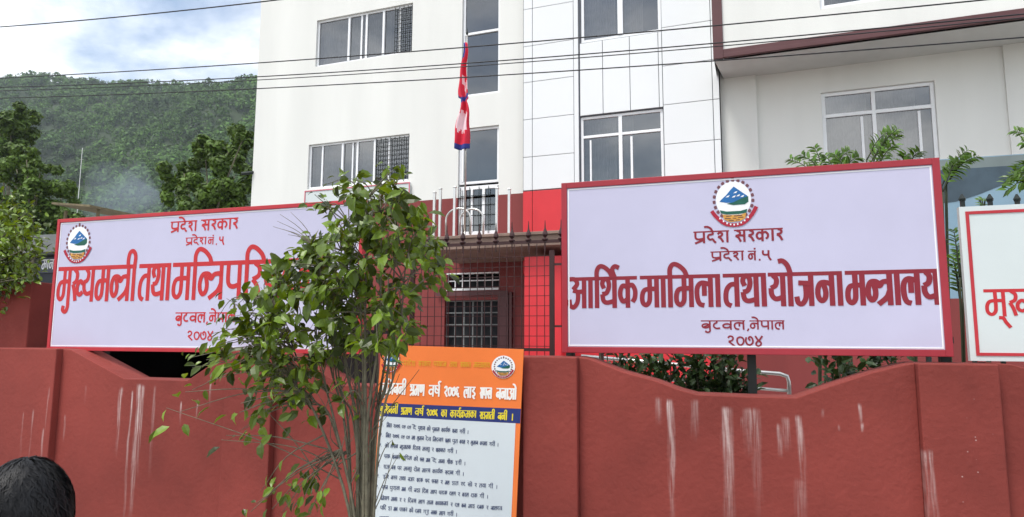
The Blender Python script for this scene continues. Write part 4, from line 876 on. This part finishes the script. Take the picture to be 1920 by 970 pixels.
# the young many stemmed tree in front of the wall
def inside(pt, poly):
    x_, y_ = pt; c = False; n = len(poly)
    for i in range(n):
        (x1_, y1_), (x2_, y2_) = poly[i], poly[(i+1) % n]
        if (y1_ > y_) != (y2_ > y_) and x_ < (x2_-x1_)*(y_-y1_)/(y2_-y1_)+x1_: c = not c
    return c
def young_tree():
    r = np.random.default_rng(33); YT = 3.15
    base = W(680, 1250, YT); base[2] = .13
    t = thing('young_tree', base, 'young leafy tree with many thin stems growing before the left sign', 'tree')
    m = MB(); P = []; D = []; S = []
    U = [(588, 385), (612, 348), (650, 335), (700, 325), (735, 335), (770, 385), (800, 410), (815, 450), (838, 500), (835, 545), (800, 585), (780, 640), (735, 650), (690, 655), (640, 640), (600, 600), (590, 520), (570, 450)]
    Lf = [(590, 450), (560, 455), (535, 490), (500, 520), (455, 550), (430, 590), (395, 625), (365, 665), (385, 690), (430, 690), (470, 690), (500, 730), (545, 755), (590, 740), (600, 690), (650, 665), (640, 560)]
    def at(x_, y_, dy): return W(x_, y_, YT+dy)
    # stems
    stems = []
    for (xb, xm, xt, yt, rr) in [(668, 655, 640, 470, .016), (676, 672, 655, 420, .015), (682, 690, 690, 370, .018), (690, 700, 715, 400, .014), (697, 712, 745, 430, .014), (660, 640, 600, 500, .012), (655, 645, 622, 560, .012), (702, 722, 760, 500, .011), (686, 681, 676, 560, .013), (672, 664, 668, 590, .012), (692, 706, 700, 560, .012), (664, 620, 545, 640, .012), (658, 600, 500, 560, .012), (694, 716, 735, 600, .010), (662, 628, 590, 620, .011), (700, 716, 728, 520, .012), (688, 694, 690, 640, .012), (680, 660, 625, 630, .009)]:
        dy = r.uniform(-.09, .09); pts = catmull([base+np.array([(xb-680)*.0012, dy*.4, 0]), at(680+(xb-680)*.8+r.uniform(-3, 3), 990, dy*.7), at(683+(xm-683)*(.72 if xm > 640 else 1)+r.uniform(-6, 6), 790, dy), at((xm+xt)/2+r.uniform(-6, 6), (790+yt)/2+30, dy*1.4), at(xt, yt, dy*1.8)], 6)
        m.tube(pts, np.linspace(rr*.78, .0035, len(pts)), 6); stems.append(pts)
    allp = np.array([q for s in stems for q in s[10:]])
    def twig(c, nl, ls, spread):
        dd = np.linalg.norm(allp-c, axis=1)+np.maximum(0, allp[:, 2]-c[2])*.6
        s = allp[np.argsort(dd)[min(len(dd)-1, int(r.integers(0, 6)))]]
        mid = (s+c)/2+np.array([0, 0, .04])+r.normal(0, .02, 3); pts = catmull([s, mid, c], 4); m.tube(pts, np.linspace(.0042, .0016, len(pts)), 4)
        out = unit(c-s)
        for j in range(nl):
            f = r.uniform(.62, 1.08); q = s+(c-s)*f+np.array([0, 0, .04*(1-abs(2*f-1))]) + r.normal(0, spread, 3)
            side = np.cross(out, [0, 0, 1])*(1 if j % 2 else -1); P.append(q); D.append(out*.5+side*r.uniform(.2, .9)+np.array([0, 0, r.uniform(-1.3, .15)])+r.normal(0, .35, 3)); S.append(ls*r.uniform(.5, 1.3))
    def scatter(poly, n, nl, ls, dy, cy):
        xs = [a for a, _ in poly]; ys = [b for _, b in poly]; k = 0
        while k < n:
            x_, y_ = r.uniform(min(xs), max(xs)), r.uniform(min(ys), max(ys))
            if not inside((x_, y_), poly): continue
            twig(at(x_, y_, r.uniform(-dy, dy)+cy), nl, ls, .022); k += 1
    scatter(U, 165, 8, .074, .42, 0); scatter(Lf, 132, 7, .076, .28, -.05)
    scatter([(470, 690), (560, 740), (640, 700), (640, 770), (560, 800), (470, 800), (430, 760)], 24, 3, .075, .2, -.05)
    scatter([(350, 690), (430, 700), (520, 760), (520, 840), (430, 830), (330, 780)], 7, 2, .075, .1, 0)
    edge = [(576, 382), (590, 365), (615, 345), (632, 340), (668, 330), (716, 318), (748, 312), (755, 318), (728, 322), (762, 395), (790, 400), (818, 445), (840, 500), (833, 545), (842, 512), (540, 470), (515, 500), (470, 540), (440, 575), (425, 560), (400, 640), (365, 655), (352, 672), (380, 685), (360, 690), (405, 600)]
    for (x_, y_) in edge: twig(at(x_, y_, r.uniform(-.15, .15)), 5, .062, .014)
    for (x_, y_) in [(312, 768), (303, 805), (318, 800), (345, 795), (413, 838), (425, 778), (480, 775), (488, 800), (490, 830), (465, 810), (510, 815), (500, 745), (520, 740), (560, 770), (580, 780), (575, 720), (545, 800)]: P.append(at(x_, y_, r.uniform(-.1, .1))); D.append(np.array([r.uniform(-1, 1), -.4, r.uniform(-.9, -.2)])); S.append(.088*r.uniform(.8, 1.2))
    for (x_, y_) in [(450, 690), (500, 640)]:
        pass
    for a, b in (((640, 900), (312, 765)), ((640, 880), (415, 825)), ((600, 900), (490, 760))):
        pts = catmull([at(*a, .02), at((a[0]*.6+b[0]*.4), (a[1]*.7+b[1]*.3)-25, 0), at(*b, 0)], 6); m.tube(pts, np.linspace(.004, .0015, len(pts)), 4)
    for (x_, y_) in [(480, 945), (500, 935), (530, 960), (560, 955), (575, 925), (590, 940), (545, 920), (470, 960), (585, 900), (565, 880), (510, 955), (595, 960), (490, 920), (555, 935), (580, 965)]:
        twig(at(x_, y_, r.uniform(-.15, .1)), 4, .065, .025)
    for q in range(46):         # clutter of thin twigs among the stems
        s_ = stems[int(r.integers(len(stems)))]; i_ = int(r.integers(6, max(8, len(s_)-8))); a_ = s_[i_]; e_ = a_+np.array([r.normal(0, .10), r.normal(0, .09), r.uniform(.12, .42)])
        pts = catmull([a_, (a_+e_)/2+r.normal(0, .015, 3), e_], 3); m.tube(pts, np.linspace(.0034, .0012, len(pts)), 4)
        if r.random() < .6: P.append(e_); D.append(np.array([r.normal(), r.normal(), -.5])); S.append(.05)
    # bare twig fan
    for (x_, y_) in ((545, 398), (520, 415), (530, 430), (512, 425), (540, 440), (525, 402)):
        pts = catmull([at(598, 470, 0), at((x_+600)/2, (y_+455)/2, 0), at(x_, y_, .03)], 4); m.tube(pts, np.linspace(.003, .001, len(pts)), 4)
    m.build('stem', M['bark'], t, smooth=True)
    P_ = np.array(P); D_ = unit(np.array(D)); n = len(P_); S_ = np.array(S)
    N_ = unit(r.normal(0, .6, (n, 3))+np.array([-.15, -.45, .9]))
    v, f = leaves(P_, D_, N_, S_, S_*r.uniform(.5, .66, n)); mesh_obj('foliage', v, f, M['leaf'], t)
young_tree()

# pinnate fronds reaching over the right sign
def frond_plant(X0, Y0, tips, label, seed, nl=10, ls=.105, group='plants behind the right signs'):
    r = np.random.default_rng(seed); t = thing('frond_plant', (X0, Y0, 0), label, 'plant', group); m = MB(); P = []; D = []; S = []
    for (x_, y_, bx, by) in tips:
        dy = r.uniform(-.15, .15); c = W(x_, y_, Y0+dy); s = W(bx, by, Y0+dy*.5); mid = (c+s)/2+np.array([0, 0, .05]); pts = catmull([s, mid, c], 7)
        low = catmull([(X0, Y0, .0), (X0*.5+s[0]*.5, Y0, s[2]*.6), s], 5); m.tube(low, np.linspace(.011, .006, len(low)), 5); m.tube(pts, np.linspace(.007, .002, len(pts)), 5)
        ax = unit(c-s)
        for i in range(nl):
            f = .25+.8*i/nl; q = pts[min(len(pts)-1, int(f*(len(pts)-1)))]
            for sg in (-1, 1):
                sd_ = unit(np.cross(ax, np.array([.2, -1, .3])))*sg; P.append(q); D.append(ax*.75+sd_*.8+np.array([0, 0, -.25])+r.normal(0, .12, 3)); S.append(ls*r.uniform(.7, 1.1)*(1.1-.4*f))
    m.build('stem', M['stem_dark'], t, smooth=True); P = np.array(P); D = unit(np.array(D)); n = len(P); S = np.array(S)
    v, f = leaves(P, D, unit(r.normal(0, .3, (n, 3))+np.array([0, -.6, .8])), S, S*.36); mesh_obj('foliage', v, f, M['frond'], t)
YPp = 6.4
frond_plant(W(1520, 700, YPp)[0], YPp, [(1478, 298, 1540, 345), (1500, 290, 1550, 340), (1525, 275, 1545, 330), (1545, 290, 1570, 340)], 'feathery green fronds over the top edge of the right sign, leftmost clump', 41)
frond_plant(W(1590, 700, YPp)[0], YPp, [(1595, 282, 1560, 330), (1612, 296, 1580, 330), (1565, 290, 1590, 340)], 'low feathery fronds over the right sign, below the recessed window', 42)
frond_plant(W(1640, 700, YPp)[0], YPp, [(1685, 240, 1625, 320), (1690, 250, 1640, 310), (1660, 268, 1630, 330), (1680, 270, 1640, 330), (1670, 245, 1625, 300)], 'tallest green frond rising before the recessed window', 43)
frond_plant(W(1720, 700, YPp)[0], YPp, [(1725, 284, 1700, 330), (1700, 290, 1690, 330)], 'small fronds just above the top right corner of the sign', 44, 9)
frond_plant(W(1770, 700, YPp)[0], YPp, [(1816, 280, 1765, 350), (1835, 292, 1775, 345), (1800, 300, 1768, 360), (1825, 296, 1772, 350)], 'slanting frond right of the big sign before the blue sheet', 45)
frond_plant(W(1930, 700, YPp)[0], YPp, [(1880, 345, 1940, 330), (1895, 330, 1950, 340), (1905, 320, 1950, 320), (1900, 245, 1960, 290), (1885, 360, 1945, 345), (1915, 268, 1960, 300)], 'green fronds at the right picture edge above the pale sign', 46)
frond_plant(W(1843, 700, 5.6)[0], 5.6, [(1843, 378, 1843, 395), (1835, 380, 1842, 396), (1852, 380, 1845, 396)], 'tiny yellow green shoot peeping over the pale sign', 47, 4, .05)
frond_plant(W(1796, 700, 5.4)[0], 5.4, [(1788, 430, 1800, 520), (1795, 460, 1805, 540), (1785, 480, 1800, 560), (1792, 500, 1802, 570)], 'dark leaves in the gap between the two right signs', 48, 9, .08)

# ------------------------------------------------------------------ far hill and its forest
def hill():
    # ridge profile from the survey: crest heights at two distances
    A = W(-900, 634, 260); xs = np.linspace(-700, 120, 83); ys = np.linspace(90, 430, 50)
    rr = np.random.default_rng(3); ph = rr.uniform(0, 6.28, 8)
    def h(x_, y_):
        t = np.clip((y_-95)/285, 0, 1); s = t*t*(3-2*t)
        dep = np.maximum(.305*-x_+.952*y_, 60); crest = .388*dep+3*np.sin(x_*.021+ph[0])+2*np.sin(x_*.06+ph[1])
        return crest*(.25*t+.75*s)*(1+.0*x_)+7*np.sin(x_*.035+y_*.02+ph[2])*t*(1-t)*3+5*np.sin(x_*.08-y_*.05+ph[3])*t*(1-t)*3-.2
    vs = [(a, b, float(h(a, b))) for b in ys for a in xs]; n = len(xs)
    fs = [(j*n+i, j*n+i+1, (j+1)*n+i+1, (j+1)*n+i) for j in range(len(ys)-1) for i in range(n-1)]
    tag(mesh_obj('hills', vs, fs, M['forest_ground'], None, None, True), kind='structure')
    # crowns across the slope that faces the place
    r = np.random.default_rng(9); N = 3400; P = []; Nn = []; S = []
    k = 0
    while k < N:
        y_ = r.uniform(130, 400); x_ = r.uniform(-1.52*y_-20, -.62*y_)
        if x_ < -690: continue
        R = r.uniform(2.2, 4.6)*(1.25 if r.random() < .2 else 1); c = np.array([x_, y_, h(x_, y_)+R*r.uniform(.55, .95)]); q = 56
        d = unit(r.normal(size=(q, 3))+np.array([.15, -.35, .45])); P.append(c+d*R*np.array([1, 1, r.uniform(.8, 1.25)])*r.uniform(.7, 1.05, (q, 1))); Nn.append(unit(d+r.normal(0, .35, (q, 3)))); S.append(np.full(q, R*.25)*r.uniform(.6, 1.2, q)); k += 1
    P = np.concatenate(P); Nn = np.concatenate(Nn); S = np.concatenate(S); v, f = quads(P, Nn, S, r)
    tag(mesh_obj('forest', v, f, M['forest']), 'hazy green forest covering the hillside behind the town', 'forest', kind='stuff')
hill()
p = W(149, 345, 60); m = MB(); m.tube([(p[0], 60, 0), (p[0], 60, W(149, 278, 60)[2])], [.06, .03], 6); m.tube([(p[0]-.3, 60, W(149, 300, 60)[2]), (p[0]+.3, 60, W(149, 300, 60)[2])], .02, 6)
tag(center(m.build('mast', M['steel'])), 'thin pale mast standing before the wooded hill', 'mast')

# ------------------------------------------------------------------ overhead wires
def wire(pts, Y, label, r=.006, group='overhead wires'):
    P = [W(x_, y_, Y) for x_, y_ in pts]; a = np.polyfit([q[0] for q in P], [q[2] for q in P], 2 if len(P) > 2 else 1)
    xs = np.linspace(P[0][0], P[-1][0], 40); m = MB(); m.tube([(x_, Y, np.polyval(a, x_)) for x_ in xs], r, 5)
    tag(center(m.build('overhead_wire', M['cable'], smooth=True)), label, 'wire', group)
wire([(-60, 55), (180, 36), (500, 3), (560, -5)], 3.6, 'topmost wire crossing the sky at the upper left', .0045)
wire([(-60, 150), (200, 137), (392, 123), (480, 117), (865, 91), (1090, 73), (1340, 49), (1526, 30), (1900, -6)], 4.2, 'highest of the wires crossing the whole white building', .0045)
wire([(-60, 166), (200, 156), (480, 146), (860, 118), (1090, 104), (1340, 83), (1600, 57), (1960, 22)], 4.2, 'upper wire of the close pair across the flag', .0042)
wire([(-60, 172), (200, 163), (480, 152), (860, 125), (1090, 110), (1340, 87), (1600, 64), (1960, 30)], 4.3, 'lower wire of the close pair across the flag', .0036)
wire([(-60, 186), (200, 178), (482, 166), (860, 147), (1090, 131), (1340, 115), (1620, 95), (1960, 66)], 4.2, 'lowest wire, passing under the brown trimmed overhang', .0042)

# ------------------------------------------------------------------ passer-by
def person():
    top = EYE+ray(40, 860)/F*1.42; hz = float(top[2]); hx, hy = float(top[0]), float(top[1])
    t = thing('person', (hx, hy, .13), 'passer-by seen from behind with short black hair in dark clothes', 'person')
    hh = .225; sc = (hz-.13)/1.62
    me = bpy.data.meshes.new('body'); J = {}
    def add(n, x_, y_, z_, r): J[n] = (hx+x_*sc, hy+y_*sc, .13+z_*sc, r*sc)
    add('pelvis', 0, 0, .92, .15); add('waist', 0, 0, 1.06, .135); add('chest', 0, .0, 1.24, .155); add('neckb', 0, 0, 1.36, .07); add('neck', 0, .01, 1.41, .055); add('head0', 0, .03, 1.46, .07); add('head1', 0, .02, 1.51, .085); add('head2', 0, .015, 1.555, .06)
    for s, q in ((-1, 'l'), (1, 'r')):
        add('sh'+q, s*.17, 0, 1.31, .06); add('el'+q, s*.22, -.02, 1.03, .042); add('wr'+q, s*.22, .05, .80, .03); add('ha'+q, s*.215, .07, .73, .032); add('hb'+q, s*.21, .085, .66, .02)
        add('hp'+q, s*.09, 0, .88, .10); add('kn'+q, s*.10, .02, .49, .065); add('an'+q, s*.10, -.01, .10, .045); add('ft'+q, s*.11, .12, .035, .035)
    names = list(J); E_ = [('pelvis', 'waist'), ('waist', 'chest'), ('chest', 'neckb'), ('neckb', 'neck'), ('neck', 'head0'), ('head0', 'head1'), ('head1', 'head2')]
    for q in 'lr': E_ += [('chest', 'sh'+q), ('sh'+q, 'el'+q), ('el'+q, 'wr'+q), ('wr'+q, 'ha'+q), ('ha'+q, 'hb'+q), ('pelvis', 'hp'+q), ('hp'+q, 'kn'+q), ('kn'+q, 'an'+q), ('an'+q, 'ft'+q)]
    me.from_pydata([(J[n][0]-hx, J[n][1]-hy, J[n][2]-.13) for n in names], [(names.index(a), names.index(b)) for a, b in E_], [])
    o = bpy.data.objects.new('body', me); COL.objects.link(o); o.parent = t
    o.modifiers.new('skin', 'SKIN'); sv_ = me.skin_vertices[0].data
    for i, n in enumerate(names): sv_[i].radius = (J[n][3], J[n][3]*(.72 if n in ('chest', 'waist', 'pelvis') else 1)); sv_[i].use_root = (n == 'pelvis')
    ss = o.modifiers.new('sub', 'SUBSURF'); ss.levels = 2; ss.render_levels = 2
    m_, tt, bb = new_mat('body_surface'); k = tt.links.new       # skin above the collar and at the hands, cloth elsewhere
    tcx = nd(tt, 'ShaderNodeTexCoord'); sp = nd(tt, 'ShaderNodeSeparateXYZ'); k(tcx.outputs['Object'], sp.inputs[0])
    rp = nd(tt, 'ShaderNodeValToRGB'); rp.color_ramp.interpolation = 'CONSTANT'; mrg = nd(tt, 'ShaderNodeMapRange', inp={'From Max': 1.7*sc}); k(sp.outputs[2], mrg.inputs[0]); k(mrg.outputs[0], rp.inputs[0])
    e_ = rp.color_ramp.elements; e_[0].color = (.03, .03, .032, 1); e_[1].position = .52; e_[1].color = (.012, .016, .03, 1); n_ = e_.new(.82); n_.color = (.32, .17, .10, 1)
    k(rp.outputs[0], bb.inputs['Base Color']); bb.inputs['Roughness'].default_value = .8; me.materials.append(m_)
    # hair: scalp shell and combed strands
    R = np.array([.086, .10, .122])*1.0; c = np.array([hx, hy+.012, hz-R[2]-.004]); vs = []; fs = []; nu, nv = 40, 24
    def shell(u_, v_, k=1.0):
        d = np.array([math.sin(v_)*math.cos(u_), math.sin(v_)*math.sin(u_), math.cos(v_)]); return c+d*R*k*(1+.014*math.sin(7*u_+3*v_)+.012*math.sin(13*u_+2*v_)*math.sin(5*v_)+.008*math.sin(29*u_+9*v_))
    for j in range(nv+1):
        for i in range(nu):
            u_ = 2*math.pi*i/nu; back = math.sin(u_) < .35; vmax = 2.0 if back else 1.75; vs.append(shell(u_, .02+vmax*j/nv))
    fs = [(j*nu+i, j*nu+(i+1) % nu, (j+1)*nu+(i+1) % nu, (j+1)*nu+i) for j in range(nv) for i in range(nu)]
    r = np.random.default_rng(4); sm = MB(); wh = (math.pi*1.35, .45)
    for q in range(5200):
        u_ = r.uniform(0, 2*math.pi); v_ = abs(r.normal(0, .75))+.05
        if v_ > (1.9 if math.sin(u_) < .35 else 1.6): continue
        P = []; r0_ = r.uniform(0, 1)**1.6*1.5
        for s in range(5): P.append(shell(u_+s*.05*r.normal(.6, .5), v_+s*.085, 1.006+.02*r0_*math.sin(s/4*3.0)+.004*r0_))
        d = unit(np.cross(P[-1]-P[0], P[0]-c))*.0013
        n = len(sm.v); sm.add([tuple(x_) for pnt in P for x_ in (pnt-d, pnt+d)], [(2*i, 2*i+2, 2*i+3, 2*i+1) for i in range(4)])
    off = len(vs); vs = vs+[np.array(x_) for x_ in sm.v]; fs = fs+[[off+i for i in f] for f in sm.f]
    mesh_obj('hair', vs, fs, M['hair'], t, None, True)
    cz = hz-.185
    for s in (-1, 1):
        fc = MB(); fc.lathe([(.004, -.03), (.016, -.012), (.018, .012), (.006, .03)], (hx+s*.082, hy+.02, cz), 8); fc.build('ear', M['skin'], t, smooth=True)
person()

# ------------------------------------------------------------------ air
m = MB(); m.box(-710, 560, -60, 440, -1, 290); hz_ = m.build('haze', None)
hm = bpy.data.materials.new('haze_air'); hm.use_nodes = True; ht = hm.node_tree; ht.nodes.clear()
vo_ = nd(ht, 'ShaderNodeVolumePrincipled', inp={'Color': (.80, .88, 1, 1), 'Density': .00024, 'Anisotropy': .2}); ho = nd(ht, 'ShaderNodeOutputMaterial'); ht.links.new(vo_.outputs[0], ho.inputs['Volume'])
hz_.data.materials.clear(); hz_.data.materials.append(hm); tag(hz_, kind='stuff')

def smoke():
    c = W(235, 372, 75); r = np.random.default_rng(2); vs = []; fs = []; nu, nv = 28, 16
    for j in range(nv+1):
        for i in range(nu):
            u_, v_ = 2*math.pi*i/nu, math.pi*j/nv; k = 1+.18*math.sin(3*u_+2*v_)+.12*math.sin(5*v_+u_)
            vs.append(c+np.array([5.2*math.sin(v_)*math.cos(u_), 5*math.sin(v_)*math.sin(u_), 4.8*math.cos(v_)])*k)
    fs = [(j*nu+i, (j+1)*nu+i, (j+1)*nu+(i+1) % nu, j*nu+(i+1) % nu) for j in range(nv) for i in range(nu)]
    sm = bpy.data.materials.new('smoke_air'); sm.use_nodes = True; t = sm.node_tree; t.nodes.clear()
    v = nd(t, 'ShaderNodeVolumePrincipled', inp={'Color': (.72, .84, 1, 1), 'Density': .035}); o = nd(t, 'ShaderNodeOutputMaterial'); t.links.new(v.outputs[0], o.inputs['Volume'])
    tag(mesh_obj('smoke', vs, fs, sm, None, None, True), 'thin bluish smoke drifting before the foot of the hill', 'smoke', kind='stuff')
smoke()
